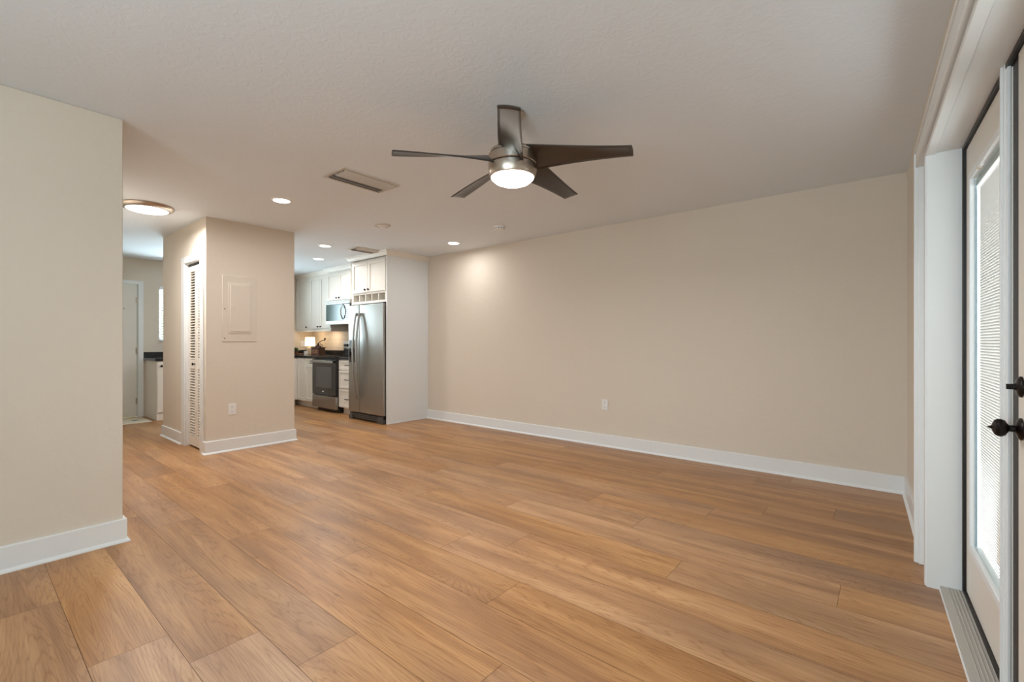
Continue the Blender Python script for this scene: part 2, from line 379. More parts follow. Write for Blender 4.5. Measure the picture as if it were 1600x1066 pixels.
# closet block with a door opening on its hall side
ox0, ox1, oz = -6.035, -5.500, 2.025
w = MB(); t = 0.10
w.box(CX0, ox0, CY0, CY0 + t, 0, H, M['wall']); w.box(ox1, CX1, CY0, CY0 + t, 0, H, M['wall']); w.box(ox0, ox1, CY0, CY0 + t, oz, H, M['wall'])
w.box(CX1 - t, CX1, CY0 + t, CY1, 0, H, M['wall']); w.box(CX0, CX0 + t, CY0 + t, CY1, 0, H, M['wall']); w.box(CX0 + t, CX1 - t, CY1 - t, CY1, 0, H, M['wall'])
struct(w.build('wall_closet'), 'beige closet block between hall and kitchen, with breaker panel and louvered door', 'wall')
# right wall in its own frame (slightly splayed)
S0, S1, SZ = 1.655, 3.42, 2.045
w = MB()
w.box(0, 0.20, -S0, 0.2, 0, H, M['wall']); w.box(0, 0.20, -S1, -S0, SZ, H, M['wall'])
q0, q1, qz0, qz1 = 4.95, 6.05, 0.75, 2.05
w.box(0, 0.20, -q0, -S1, 0, H, M['wall']); w.box(0, 0.20, -7.0, -q1, 0, H, M['wall']); w.box(0, 0.20, -q1, -q0, 0, qz0, M['wall']); w.box(0, 0.20, -q1, -q0, qz1, H, M['wall'])
struct(dw(w.build('wall_right')), 'beige wall on the right around the French doors', 'wall')

# ------------------------------------------------------------------ trim of the French door opening
w = MB(); w.box(-0.05, 0, -1.37, -1.29, 0, 2.135, M['trim']); w.box(-0.05, 0, -4.2, -1.37, 2.062, 2.135, M['trim'])
w.box(-0.056, -0.0, -1.385, -1.368, 0, 2.15, M['trim']) ; w.box(-0.056, 0, -4.2, -1.385, 2.133, 2.150, M['trim'])
w.box(-0.04, 0, -1.40, -1.385, 0, 2.062, M['trim'])
struct(dw(w.build('trim_1', bevel=0.004)), 'white outer casing around the French door opening', 'trim')
w = MB(); w.box(-0.013, 0, -1.62, -1.385, 0, 2.062, M['trim']); w.box(-0.013, 0, -4.2, -1.62, 2.046, 2.062, M['trim'])
struct(dw(w.build('trim_2')), 'flat white board between the two casings beside the French doors', 'trim')
w = MB(); w.box(-0.036, 0, -S0 - 0.005, -1.618, 0, SZ, M['trim']); w.box(-0.036, 0, -3.46, -S0 - 0.005, 2.028, 2.048, M['trim'])
w.box(-0.022, 0, -1.618, -1.605, 0, 2.05, M['trim'])
struct(dw(w.build('trim_3', bevel=0.003)), 'narrow white inner casing at the edge of the door jamb', 'trim')
w = MB(); w.box(-0.03, 0.20, -S0 - 0.012, -S0, 0, 2.034, M['trim']); w.box(-0.03, 0.20, -S1, -S0 - 0.012, 2.034, 2.046, M['trim']); w.box(-0.03, 0.20, -S1 , -S1 + 0.012, 0, 2.034, M['trim'])
struct(dw(w.build('trim_4')), 'deep white door jamb and head lining of the French doors', 'trim')
# threshold with ridges
w = MB(); w.box(0.016, 0.20, -S1 + 0.012, -S0 - 0.012, 0.0, 0.021, M['sill'])
for k in range(5): w.box(0.040 + k * 0.012, 0.045 + k * 0.012, -S1 + 0.013, -S0 - 0.014, 0.0205, 0.0235, M['sill'])
w.box(0.012, 0.017, -S1 + 0.012, -S0 - 0.012, 0, 0.012, M['trim'])
struct(dw(w.build('trim_5', bevel=0.002)), 'grey ridged threshold under the French doors', 'threshold')
# black weatherstrip frame
w = MB(); xs = 0.103
w.box(0.089, xs + 0.05, -S0 - 0.042, -S0 - 0.012, 0.021, 2.034, M['black_strip'])
w.box(0.089, xs + 0.05, -S1 + 0.012, -S0 - 0.042, 2.018, 2.034, M['black_strip'])
w.box(0.089, xs + 0.05, -S1 + 0.012, -S0 - 0.042, 0.0235, 0.036, M['black_strip'])
w.box(xs, xs + 0.05, -2.553, -2.477, 0.036, 2.018, M['black_strip'])
w.box(xs, xs + 0.05, -S1 + 0.012, -S1 + 0.03, 0.04, 2.012, M['black_strip'])
struct(dw(w.build('trim_6', bevel=0.002)), 'black weatherstrip around and between the French door leaves', 'weatherstrip')

def french_leaf(name, s0, s1, l0, l1, label):
    r = dw(empty(name))
    z0, z1, lz0, lz1, x0, x1 = 0.038, 2.015, 0.262, 1.868, 0.10, 0.145
    b = MB()
    b.box(x0, x1, -l0, -s0, z0, z1, M['door']); b.box(x0, x1, -s1, -l1, z0, z1, M['door'])
    b.box(x0, x1, -l1, -l0, z0, lz0, M['door']); b.box(x0, x1, -l1, -l0, lz1, z1, M['door'])
    b.build('door_slab', r, 0.0015)
    b = MB(); w1 = 0.022
    for (ya, yb, za, zb) in ((-l0 - w1, -l0 + 0.008, lz0 - 0.008, lz1 + 0.008), (-l1 - 0.008, -l1 + w1, lz0 - 0.008, lz1 + 0.008)):
        b.box(x0 - 0.008, x1 + 0.004, ya, yb, za, zb, M['trim'])
    for (za, zb) in ((lz0 - 0.008, lz0 + w1), (lz1 - w1, lz1 + 0.008)):
        b.box(x0 - 0.008, x1 + 0.004, -l1 + w1, -l0 - w1, za, zb, M['trim'])
    b.build('glass_frame', r, 0.003)
    cbox('glass_pane', x0 + 0.006, x0 + 0.009, -l1 + w1, -l0 - w1, lz0 + w1, lz1 - w1, M['glass'], r)
    b = MB(); z = lz0 + w1 + 0.006; rm = Matrix.Rotation(R(74), 3, 'Y')
    while z < lz1 - w1 - 0.04:
        b.box(x0 + 0.0165, x0 + 0.0325, -l1 + w1 + 0.004, -l0 - w1 - 0.006, z - 0.0004, z + 0.0004, M['slats'], rot=rm); z += 0.0115
    b.build('blind_slats', r)
    b = MB(); b.box(x0 + 0.012, x0 + 0.036, -l1 + w1 + 0.002, -l0 - w1 - 0.002, lz1 - w1 - 0.034, lz1 - w1 - 0.004, M['nickel'])
    b.build('blind_headrail', r, 0.002)
    b = MB(); b.box(x0 - 0.004, x0 + 0.006, -l0 - w1 - 0.21, -l0 - w1 - 0.17, lz1 - w1 - 0.004, lz1 - w1 + 0.012, M['white_plastic'])
    b.box(x0 - 0.006, x0 + 0.004, -l0 - w1 - 0.17, -l0 - w1 - 0.15, lz1 - w1 - 0.002, lz1 - w1 + 0.010, M['tape'])
    b.build('blind_slider', r, 0.001)
    b = MB(); b.tube([(x0 + 0.012, -l0 - w1 - 0.006, lz0 + w1 + 0.002), (x0 + 0.012, -l0 - w1 - 0.006, lz1 - w1 - 0.03)], 0.0025, M['cord'], 6)
    b.build('blind_guide', r)
    return struct(r, label, 'door')
M['tape'] = mat('yellowed_tape', srgb(206, 178, 120), 0.6)
M['cord'] = mat('grey_blue_guide', srgb(120, 140, 150), 0.5)
d1 = french_leaf('door_1', 1.698, 2.4755, 1.805, 2.400, 'left leaf of the white French doors with blinds inside its glass')
b = MB(); b.box(0.080, 0.0995, -2.446, -2.436, 0.037, 2.033, M['trim']); b.box(0.086, 0.0995, -2.460, -2.446, 0.037, 2.033, M['trim']); b.box(0.091, 0.0995, -2.475, -2.460, 0.037, 2.033, M['trim'])
b.build('astragal', d1, 0.002)
d2 = french_leaf('door_2', 2.555, 3.385, 2.70, 3.24, 'right leaf of the white French doors, with a dark bronze knob')
def rosette_knob(parent, s, z):
    b = MB(); ax = (-1, 0, 0); c = (0.10, -s, z)
    b.lathe([(0.0, -0.001), (0.032, -0.001), (0.033, 0.003), (0.028, 0.008), (0.016, 0.012), (0.010, 0.014), (0.0095, 0.026), (0.013, 0.029), (0.022, 0.034), (0.0265, 0.042), (0.0265, 0.049), (0.022, 0.056), (0.012, 0.0605), (0.006, 0.062), (0.004, 0.066), (0.0, 0.073)], c, ax, M['bronze'], 36)
    b.build('door_knob', parent)
rosette_knob(d2, 2.592, 0.896)
b = MB(); c = (0.10, -2.592, 1.020)
b.lathe([(0.0, -0.001), (0.031, -0.001), (0.031, 0.004), (0.024, 0.010), (0.011, 0.012), (0.008, 0.018), (0.0, 0.018)], c, (-1, 0, 0), M['bronze'], 32)
b.box(0.068, 0.084, -2.596, -2.588, 1.012, 1.028, M['bronze']); b.build('deadbolt', d2, 0.001)
# leaf hinges not visible; patio outside
o = cbox('patio', 0.75, 5.0, -3.5, 6.5, -0.16, -0.10, M['concrete']); struct(o, 'pale concrete patio outside the French doors', 'patio')

# ------------------------------------------------------------------ baseboards
def baseboard(name, pts, label, closed=False, frame=False, hgt=0.132):
    """pts: room-side wall polyline, room on the left-hand side of travel; profile with shoe moulding"""
    prof = [(0, 0), (0.030, 0), (0.030, 0.006), (0.022, 0.016), (0.0165, 0.020), (0.0165, hgt - 0.004), (0.0125, hgt), (0, hgt)]
    bm = bmesh.new(); P = [Vector((p[0], p[1], 0)) for p in pts]; rings = []
    for i, p in enumerate(P):
        ns = []
        if i > 0: d = (P[i] - P[i - 1]).normalized(); ns.append(Vector((-d.y, d.x, 0)))
        if i < len(P) - 1: d = (P[i + 1] - P[i]).normalized(); ns.append(Vector((-d.y, d.x, 0)))
        n = sum(ns, Vector()).normalized(); n = n / max(0.3, n.dot(ns[0]))
        rings.append([bm.verts.new(p + n * u + Vector((0, 0, v))) for u, v in prof])
    m = len(prof)
    for A, B in zip(rings, rings[1:]):
        for k in range(m): bm.faces.new((A[k], B[k], B[(k + 1) % m], A[(k + 1) % m]))
    bm.faces.new(rings[0]); bm.faces.new(rings[-1][::-1])
    bmesh.ops.recalc_face_normals(bm, faces=bm.faces)
    me = bpy.data.meshes.new(name); bm.to_mesh(me); bm.free(); me.materials.append(M['trim'])
    o = bpy.data.objects.new(name, me); COL.objects.link(o)
    return struct(o, label, 'baseboard')
def dwp(x, s): 
    v = Matrix.Rotation(TH, 3, 'Z') @ Vector((x, -s, 0)) + DA; return (v.x, v.y)
baseboard('baseboard_back', [dwp(0, 1.285), (DA.x, YW), (-5.40, YW)], 'tall white baseboard along the long plain wall')
baseboard('baseboard_left', [(XL - 0.6, YL), (XL, YL), (XL, YB)], 'tall white baseboard on the left foreground wall')
baseboard('baseboard_closet', [(CX0 + 0.3, CY1), (CX1, CY1), (CX1, CY0), (-5.438, CY0)], 'white baseboard around the closet block corner')
baseboard('baseboard_hall', [(-6.142, CY0), (CX0, CY0), (CX0, CY1)], 'white baseboard on the hall side of the closet block')
baseboard('baseboard_rear', [(XL, YB), (dwp(0, 6.8)[0], YB), ], 'white baseboard behind the camera')

# ------------------------------------------------------------------ closet louvered bifold door
w = MB(); yo = CY0
w.box(-6.140, ox0 + 0.004, yo - 0.016, yo, 0, 2.095, M['trim']); w.box(ox1 - 0.035, -5.440, yo - 0.016, yo, 0, 2.095, M['trim']); w.box(ox0 + 0.004, ox1 - 0.035, yo - 0.016, yo, 2.020, 2.095, M['trim'])
w.box(ox0 - 0.001, ox0 + 0.010, yo, yo + 0.1, 0, 2.014, M['trim']); w.box(ox1 - 0.010, ox1 + 0.001, yo, yo + 0.1, 0, 2.014, M['trim']); w.box(ox0 + 0.010, ox1 - 0.010, yo, yo + 0.1, 2.014, 2.026, M['trim'])
struct(w.build('trim_7', bevel=0.003), 'white casing around the louvered closet door', 'trim')
w = MB(); w.box(ox0 + 0.011, ox1 - 0.011, yo + 0.026, yo + 0.050, 1.990, 2.013, M['black']); struct(w.build('trim_8'), 'dark track above the louvered closet door', 'trim')
M['louver'] = mat('louver_paint', srgb(232, 224, 212), 0.45)
def louver_leaf(name, xa, xb, label):
    r = empty(name, ((xa + xb) / 2, yo + 0.037, 0))
    hw = (xb - xa) / 2; b = MB(); st = 0.046; y0, y1 = -0.014, 0.014
    b.box(-hw, -hw + st, y0, y1, 0.02, 1.985, M['louver']); b.box(hw - st, hw, y0, y1, 0.02, 1.985, M['louver'])
    for za, zb in ((0.02, 0.125), (0.862, 0.962), (1.925, 1.985)): b.box(-hw + st, hw - st, y0, y1, za, zb, M['louver'])
    b.build('leaf_frame', r, 0.002)
    b = MB(); rm = Matrix.Rotation(R(35), 3, 'X')
    for za, zb in ((0.125, 0.862), (0.962, 1.925)):
        n = int((zb - za) / 0.0285)
        for k in range(n):
            z = za + (k + 0.5) * (zb - za) / n
            b.box(-hw + st - 0.002, hw - st + 0.002, -0.0130, 0.0130, z - 0.0030, z + 0.0030, M['louver'], rot=rm)
    b.build('louver_slats', r)
    return r
l1 = louver_leaf('door_3', ox0 + 0.013, -5.766, ''); struct(l1, 'left leaf of the white louvered bifold closet door, with dark knob', 'door')
b = MB(); b.lathe([(0, 0), (0.008, 0), (0.006, 0.012), (0.015, 0.020), (0.015, 0.027), (0.0, 0.031)], (0.085, -0.014, 0.915), (0, -1, 0), M['bronze'], 20); b.build('knob', l1)
l2 = louver_leaf('door_4', -5.762, ox1 - 0.013, ''); struct(l2, 'right leaf of the white louvered bifold closet door, beside the corner', 'door')
o = cbox('wall_closet_inside', ox0 - 0.1, ox1 + 0.1, yo + 0.5, yo + 0.52, 0.0, H, M['wall']); struct(o, 'inside back of the closet behind the louvers', 'wall')

# ------------------------------------------------------------------ entry door and far window
w = MB(); x = XF
w.box(x, x + 0.016, 1.800, 1.862, 0, 2.095, M['trim']); w.box(x, x + 0.016, 0.818, 0.88, 0, 2.095, M['trim']); w.box(x, x + 0.016, 0.88, 1.800, 2.04, 2.095, M['trim'])
w.box(x - 0.15, x, 1.79, 1.80, 0, 2.05, M['trim']); w.box(x - 0.15, x, 0.88, 0.89, 0, 2.05, M['trim']); w.box(x - 0.15, x, 0.89, 1.79, 2.04, 2.05, M['trim'])
struct(w.build('trim_9', bevel=0.002), 'white casing around the far entry door', 'trim')
r = empty('door_5', (XF - 0.03, 1.34, 0))
b = MB(); b.box(-0.02, 0.02, -0.446, 0.445, 0.012, 2.032, M['door']); b.build('door_slab', r, 0.002)
for z in (0.25, 1.02, 1.80):
    b = MB(); b.box(0.018, 0.026, 0.430, 0.4495, z - 0.045, z + 0.045, M['nickel']); b.lathe([(0.006, -0.047), (0.006, 0.047)], (0.026, 0.447, z), (0, 0, 1), M['nickel'], 10); b.build('hinge', r)
b = MB(); b.lathe([(0, 0), (0.03, 0), (0.03, 0.008), (0.012, 0.012), (0.012, 0.04), (0.027, 0.05), (0.025, 0.07), (0, 0.075)], (0.02, -0.385, 0.95), (1, 0, 0), M['nickel'], 24); b.build('door_knob', r)
b = MB(); b.lathe([(0, 0), (0.012, 0), (0.012, 0.006), (0, 0.008)], (0.02, 0.29, 1.66), (1, 0, 0), M['nickel'], 16); b.build('door_stop', r)
struct(r, 'plain white entry door at the far end of the hall', 'door')
def window(name, axis, plane, a0, a1, z0, z1, depth_dir, label, blinds=False, mull=True):
    """axis: 'x' -> window in a wall of constant x, spanning y"""
    r = empty(name, (plane, (a0 + a1) / 2, z0) if axis == 'x' else ((a0 + a1) / 2, plane, z0))
    hw = (a1 - a0) / 2; hh = z1 - z0; dd = depth_dir
    def bx(b, u0, u1, v0, v1, za, zb, m):
        vv = sorted((v0 * dd, v1 * dd))
        if axis == 'x': b.box(vv[0], vv[1], u0, u1, za, zb, m)
        else: b.box(u0, u1, vv[0], vv[1], za, zb, m)
    b = MB(); fr = 0.04
    bx(b, -hw, -hw + fr, 0.06, 0.11, 0, hh, M['trim']); bx(b, hw - fr, hw, 0.06, 0.11, 0, hh, M['trim'])
    bx(b, -hw + fr, hw - fr, 0.06, 0.11, 0, fr, M['trim']); bx(b, -hw + fr, hw - fr, 0.06, 0.11, hh - fr, hh, M['trim'])
    if mull: bx(b, -0.02, 0.02, 0.06, 0.11, fr, hh - fr, M['trim'])
    b.build('window_frame', r, 0.002)
    b = MB(); bx(b, -hw + fr, hw - fr, 0.083, 0.087, fr, hh - fr, M['glass']); b.build('glass_pane', r)
    b = MB(); bx(b, -hw - 0.0, hw + 0.0, -0.02, 0.06, -0.0, 0.018, M['trim']); b.build('window_sill', r, 0.002)
    if blinds:
        b = MB(); z = 0.05; 
        while z < hh - 0.06:
            vs0 = len(b.bm.verts)
            bx(b, -hw + 0.01, hw - 0.01, 0.006, 0.050, z - 0.0012, z + 0.0012, M['slats'])
            b.bm.verts.ensure_lookup_table(); vs = b.bm.verts[vs0:]
            bmesh.ops.rotate(b.bm, cent=(0.028 * dd, 0, z) if axis == 'x' else (0, 0.028 * dd, z), matrix=Matrix.Rotation(R(35 * (1 if dd > 0 else -1)), 3, 'Y' if axis == 'x' else 'X'), verts=vs)
            z += 0.042
        b.build('blind_slats', r)
        b = MB(); bx(b, -hw + 0.004, hw - 0.004, 0.0, 0.055, hh - 0.05, hh - 0.002, M['white_plastic']); b.build('blind_headrail', r, 0.002)
        b = MB(); bx(b, -hw + 0.01, hw - 0.01, 0.01, 0.045, 0.020, 0.034, M['white_plastic']); b.build('blind_rail', r, 0.002)
    return struct(r, label, 'window')
window('window_1', 'x', XF, fw0, fw1, fz0, fz1, -1, 'narrow strip of bright window with white blinds beside the entry door', True)
window('added_window_2', 'y', YB, rx0, rx1, rz0, rz1, -1, 'wide unseen window added behind the camera for fill light')  # unseen, added so the rear fill light can enter
r = dw(empty('added_window_3'))  # unseen window, added so the side fill light can enter
b = MB(); 
b.box(0.08, 0.13, -q0 - 0.04, -q0, qz0, qz1, M['trim']); b.box(0.08, 0.13, -q1, -q1 + 0.04, qz0, qz1, M['trim']); b.box(0.08, 0.13, -q1 + 0.04, -q0 - 0.04, qz0, qz0 + 0.04, M['trim']); b.box(0.08, 0.13, -q1 + 0.04, -q0 - 0.04, qz1 - 0.04, qz1, M['trim'])
b.build('window_frame', r); b = MB(); b.box(0.10, 0.104, -q1 + 0.04, -q0 - 0.04, qz0 + 0.04, qz1 - 0.04, M['glass']); b.build('glass_pane', r)
struct(r, 'unseen side window added behind the camera for fill light', 'window')
# greenery seen through the kitchen window
def hedge():
    bm = bmesh.new(); bmesh.ops.create_icosphere(bm, subdivisions=5, radius=1.0)
    rn = random.Random(3)
    for v in bm.verts: v.co = Vector((v.co.x * 0.7, v.co.y * 2.6, v.co.z * 1.35)) * (1 + 0.10 * math.sin(v.co.y * 9 + v.co.z * 7) + rn.uniform(-0.05, 0.05))
    me = bpy.data.meshes.new('hedge'); bm.to_mesh(me); bm.free(); me.materials.append(M['hedge'])
    o = bpy.data.objects.new('hedge', me); COL.objects.link(o); o.location = (-12.4, 2.6, 0.9)
    tag(o, 'green hedge outside the kitchen window', 'hedge')
hedge()
o = cbox('yard', -16, XF - 0.4, -3, 8, -0.16, -0.10, M['hedge']); struct(o, 'grass yard outside the kitchen window', 'ground')

# ------------------------------------------------------------------ door mat
r = empty('door_mat', (-8.52, 1.34, 0.0))
b = MB(); b.box(-0.30, 0.30, -0.48, 0.48, 0.0, 0.008, M['rug_edge']); b.build('mat_border', r, 0.003)
b = MB(); b.box(-0.255, 0.255, -0.435, 0.435, 0.008, 0.011, M['rug']); b.build('mat_field', r)
tag(r, 'cream and grey patterned mat on the floor in front of the entry door', 'door mat')

# ------------------------------------------------------------------ outlets, breaker panel
def outlet(loc, rz, label, group=None):
    """faces local -y"""
    r = empty('wall_outlet', loc, rz)
    b = MB(); b.box(-0.036, 0.036, -0.006, 0.0, -0.058, 0.058, M['white_plastic']); b.build('cover_plate', r, 0.002)
    for dz in (0.026, -0.026):
        b = MB(); b.lathe([(0.0165, 0), (0.0165, 0.0025), (0, 0.0025)], (0, -0.006, dz), (0, -1, 0), M['white_plastic'], 24)
        b.box(-0.0075, -0.0055, -0.0092, -0.008, dz - 0.001, dz + 0.008, M['slot']); b.box(0.0055, 0.0075, -0.0092, -0.008, dz - 0.001, dz + 0.007, M['slot'])
        b.box(-0.0025, 0.0025, -0.0092, -0.008, dz - 0.011, dz - 0.006, M['slot'])
        b.build('socket', r)
    return tag(r, label, 'outlet')
outlet((-2.415, YW, 0.46), 0, 'white wall outlet low on the long plain wall')
outlet((CX1, 1.875, 0.44), R(90), 'white wall outlet low on the closet wall under the breaker panel')
r = empty('breaker_panel', (CX1, 1.948, 1.158))
M['panel'] = mat('painted_panel', srgb(214, 202, 186), 0.55)
b = MB(); b.box(0.0, 0.007, -0.168, 0.168, 0, 0.70, M['panel']); b.build('panel_frame', r, 0.002)
b = MB(); b.box(0.007, 0.013, -0.110, 0.112, 0.085, 0.625, M['panel']); b.box(0.013, 0.020, -0.094, 0.100, 0.105, 0.605, M['panel']); b.build('panel_door', r, 0.003)
b = MB(); b.box(0.020, 0.024, -0.075, -0.055, 0.36, 0.385, M['panel']); b.build('latch', r, 0.001)
for (dy, dz) in ((-0.145, 0.035), (-0.145, 0.345), (0.145, 0.035), (0.145, 0.345)):
    b = MB(); b.lathe([(0.006, 0), (0.005, 0.002), (0, 0.003)], (0.007, dy, dz), (1, 0, 0), M['slot'] if dy < 0 else M['panel'], 12); b.build('screw', r)
for dz in (0.14, 0.34, 0.55):
    b = MB(); b.box(0.013, 0.022, 0.098, 0.106, dz - 0.01, dz + 0.01, M['panel']); b.build('hinge', r)
tag(r, 'beige painted breaker panel cover on the closet wall', 'breaker panel')

# ------------------------------------------------------------------ ceiling fixtures
def can_light(x, y, lit, label, power=1.0, spread=175):
    r = empty('recessed_light', (x, y, H))
    b = MB(); b.lathe([(0.066, -0.002), (0.071, -0.007), (0.084, -0.005), (0.088, 0.0)] if lit else [(0.062, -0.004), (0.070, -0.014), (0.086, -0.010), (0.090, 0.0)], (0, 0, 0), (0, 0, 1), M['white_plastic'] if lit else M['vent'], 40); b.build('trim_ring', r)
    b = MB()
    if lit:
        b.lathe([(0.0, -0.0085), (0.055, -0.008), (0.068, -0.006), (0.070, -0.003)], (0, 0, 0), (0, 0, 1), M['lens'], 32); b.build('lens', r)
        l = area('lamp', (0, 0, -0.0095), (0, 0, -1), 0.13, 0, P_CAN * power, WARM, 'DISK', spread, r)
    else:
        b.lathe([(0.0, -0.024), (0.034, -0.022), (0.052, -0.012), (0.064, -0.003)], (0, 0, 0), (0, 0, 1), M['white_plastic'], 32); b.build('lens', r)
    return tag(r, label, 'ceiling light')
can_light(-4.25, 1.885, True, 'lit recessed ceiling light nearest the closet wall corner, leftmost of them')
can_light(-4.35, 4.11, True, 'lit recessed ceiling light close to the long wall, right of the fridge', 0.42)
can_light(-5.80, 3.14, True, 'lit recessed ceiling light in the kitchen, the nearer of the two there', 0.6, 165)
can_light(-6.785, 3.57, True, 'lit recessed ceiling light in the kitchen, the farther and smaller of the two there', 0.9, 165)
can_light(-4.30, 2.99, False, 'unlit round recessed fixture in the ceiling between the lit ones')
r = empty('hall_ceiling_light', (-5.41, 1.16, H))
b = MB(); b.lathe([(0.205, 0), (0.208, -0.010), (0.200, -0.022), (0.182, -0.036), (0.172, -0.038)], (0, 0, 0), (0, 0, 1), M['nickel'], 64); b.build('light_ring', r)
b = MB(); b.lathe([(0.172, -0.034), (0.150, -0.044), (0.10, -0.050), (0, -0.052)], (0, 0, 0), (0, 0, 1), M['hall_lens'], 48); b.build('diffuser', r)
area('lamp', (0, 0, -0.06), (0, 0, -1), 0.30, 0, P_HALL, WARM, 'DISK', 170, r)
tag(r, 'round flush brushed nickel ceiling light glowing in the hall', 'ceiling light')
# smoke detector
r = empty('smoke_detector', (-3.34, 3.85, H))
b = MB(); b.lathe([(0.066, 0), (0.066, -0.012), (0.060, -0.016)], (0, 0, 0), (0, 0, 1), M['white_plastic'], 40); b.build('base_plate', r)
b = MB(); b.lathe([(0.058, -0.014), (0.056, -0.030), (0.045, -0.038), (0, -0.040)], (0, 0, 0), (0, 0, 1), M['white_plastic'], 40)
for k in range(10):
    an = k * 2 * PI / 10; b.box(-0.006, 0.006, 0.0555, 0.0585, -0.027, -0.020, M['slot'], rot=Matrix.Rotation(an, 3, 'Z'), piv=(0, 0, -0.023))
b.build('detector_cover', r); tag(r, 'small round white smoke detector on the ceiling near the long wall', 'smoke detector')
def vent(x, y, lx, ly, nl, label):
    r = empty('ceiling_vent', (x, y, H)); b = MB(); f = 0.028
    for (xa, xb, ya, yb) in ((-lx, lx, -ly, -ly + f), (-lx, lx, ly - f, ly), (-lx, -lx + f, -ly + f, ly - f), (lx - f, lx, -ly + f, ly - f)): b.box(xa, xb, ya, yb, -0.008, 0, M['vent'])
    b.build('vent_frame', r, 0.003)
    cbox('vent_back', -lx + f, lx - f, -ly + f, ly - f, -0.002, -0.0005, M['vent_dark'], r)
    for k in range(nl):
        xx = -lx + f + (k + 0.5) * (2 * lx - 2 * f) / nl; b = MB()
        sgn = -1 if k >= nl / 2 else 1
        b.box(xx - 0.017, xx + 0.017, -ly + f + 0.004, ly - f - 0.004, -0.016, -0.0145, M['vent'], rot=Matrix.Rotation(R(32 * sgn), 3, 'Y')); b.build('vent_vane', r)
    b = MB(); b.box(-0.004, 0.004, -ly + f, ly - f, -0.022, -0.004, M['vent']); b.build('vent_rib', r)
    return tag(r, label, 'vent')
vent(-3.235, 2.065, 0.15, 0.255, 6, 'white ceiling air vent left of the fan, the larger one')
vent(-5.63, 3.66, 0.13, 0.22, 5, 'small ceiling air vent above the fridge cabinet')

# ------------------------------------------------------------------ ceiling fan
FX, FY = -1.630, 1.992
fan = empty('ceiling_fan', (FX, FY, H))
b = MB(); b.lathe([(0.070, 0), (0.070, -0.012), (0.064, -0.020), (0.055, -0.032), (0.036, -0.058), (0.026, -0.068), (0.020, -0.072), (0, -0.072)], (0, 0, 0), (0, 0, 1), M['nickel'], 48); b.build('canopy', fan)
b = MB(); b.lathe([(0.0125, -0.07), (0.0125, -0.20)], (0, 0, 0), (0, 0, 1), M['nickel'], 20)
b.lathe([(0.028, -0.155), (0.030, -0.165), (0.030, -0.185), (0.022, -0.205)], (0, 0, 0), (0, 0, 1), M['nickel'], 24); b.build('downrod', fan)
zb = lambda z: z - H
b = MB(); b.lathe([(0.0, zb(2.248)), (0.05, zb(2.246)), (0.098, zb(2.236)), (0.126, zb(2.222)), (0.135, zb(2.208)), (0.133, zb(2.203))], (0, 0, 0), (0, 0, 1), M['nickel'], 64); b.build('motor_cap', fan)
b = MB(); b.lathe([(0.128, zb(2.205)), (0.128, zb(2.199))], (0, 0, 0), (0, 0, 1), M['black'], 64); b.build('groove', fan)
b = MB(); b.lathe([(0.132, zb(2.200)), (0.136, zb(2.197)), (0.136, zb(2.150)), (0.132, zb(2.146))], (0, 0, 0), (0, 0, 1), M['nickel'], 64); b.build('motor_housing', fan)
b = MB(); b.lathe([(0.128, zb(2.147)), (0.128, zb(2.139))], (0, 0, 0), (0, 0, 1), M['black'], 64); b.build('groove', fan)
b = MB(); b.lathe([(0.130, zb(2.141)), (0.137, zb(2.138)), (0.137, zb(2.118)), (0.133, zb(2.095)), (0.127, zb(2.080)), (0.121, zb(2.077)), (0.10, zb(2.082))], (0, 0, 0), (0, 0, 1), M['nickel'], 64); b.build('light_ring', fan)
b = MB(); b.lathe([(0.122, zb(2.081)), (0.118, zb(2.070)), (0.098, zb(2.052)), (0.068, zb(2.040)), (0.035, zb(2.034)), (0, zb(2.032))], (0, 0, 0), (0, 0, 1), M['fan_lens'], 56); b.build('light_bowl', fan)
l = area('lamp', (0, 0, zb(2.02)), (0, 0, -1), 0.22, 0, P_FAN, (0.97, 0.97, 1.0), 'DISK', 175, fan)
def blade_mesh():
    bm = bmesh.new(); NR, NC, T = 22, 8, 0.007
    r0, r1 = 0.105, 0.655; top, bot = [], []
    for i in range(NR + 1):
        t = i / NR; r = r0 + (r1 - r0) * t
        c = 0.112 + 0.050 * (1 - t) ** 1.6 - 0.012 * t
        lead = 0.050 + 0.024 * (1 - t) ** 2            # edge at +v
        pitch = R(27 * (1 - t) ** 1.3 + 7)
        zc = -0.270 - 0.032 * t ** 1.2
        ra, rb = [], []
        for j in range(NC + 1):
            u = j / NC; v = lead - c * u
            vz = -(v) * math.sin(pitch) + 0.006 * (1 - (2 * u - 1) ** 2) * (0.6 + 0.4 * (1 - t))
            p = Vector((r + (0.003 * math.sin(PI * u) if i == NR else 0), v * math.cos(pitch), zc + vz))
            ra.append(bm.verts.new(p + Vector((0, 0, T / 2)))); rb.append(bm.verts.new(p - Vector((0, 0, T / 2))))
        top.append(ra); bot.append(rb)
    for i in range(NR):
        for j in range(NC):
            f = bm.faces.new((top[i][j], top[i + 1][j], top[i + 1][j + 1], top[i][j + 1])); f.smooth = True
            f = bm.faces.new((bot[i][j], bot[i][j + 1], bot[i + 1][j + 1], bot[i + 1][j])); f.smooth = True
        bm.faces.new((top[i][0], bot[i][0], bot[i + 1][0], top[i + 1][0])); bm.faces.new((top[i][NC], top[i + 1][NC], bot[i + 1][NC], bot[i][NC]))
    for i in (0, NR):
        for j in range(NC): bm.faces.new((top[i][j], top[i][j + 1], bot[i][j + 1], bot[i][j]))
    bmesh.ops.recalc_face_normals(bm, faces=bm.faces)
    me = bpy.data.meshes.new('blade'); bm.to_mesh(me); bm.free(); me.materials.append(M['blade']); return me
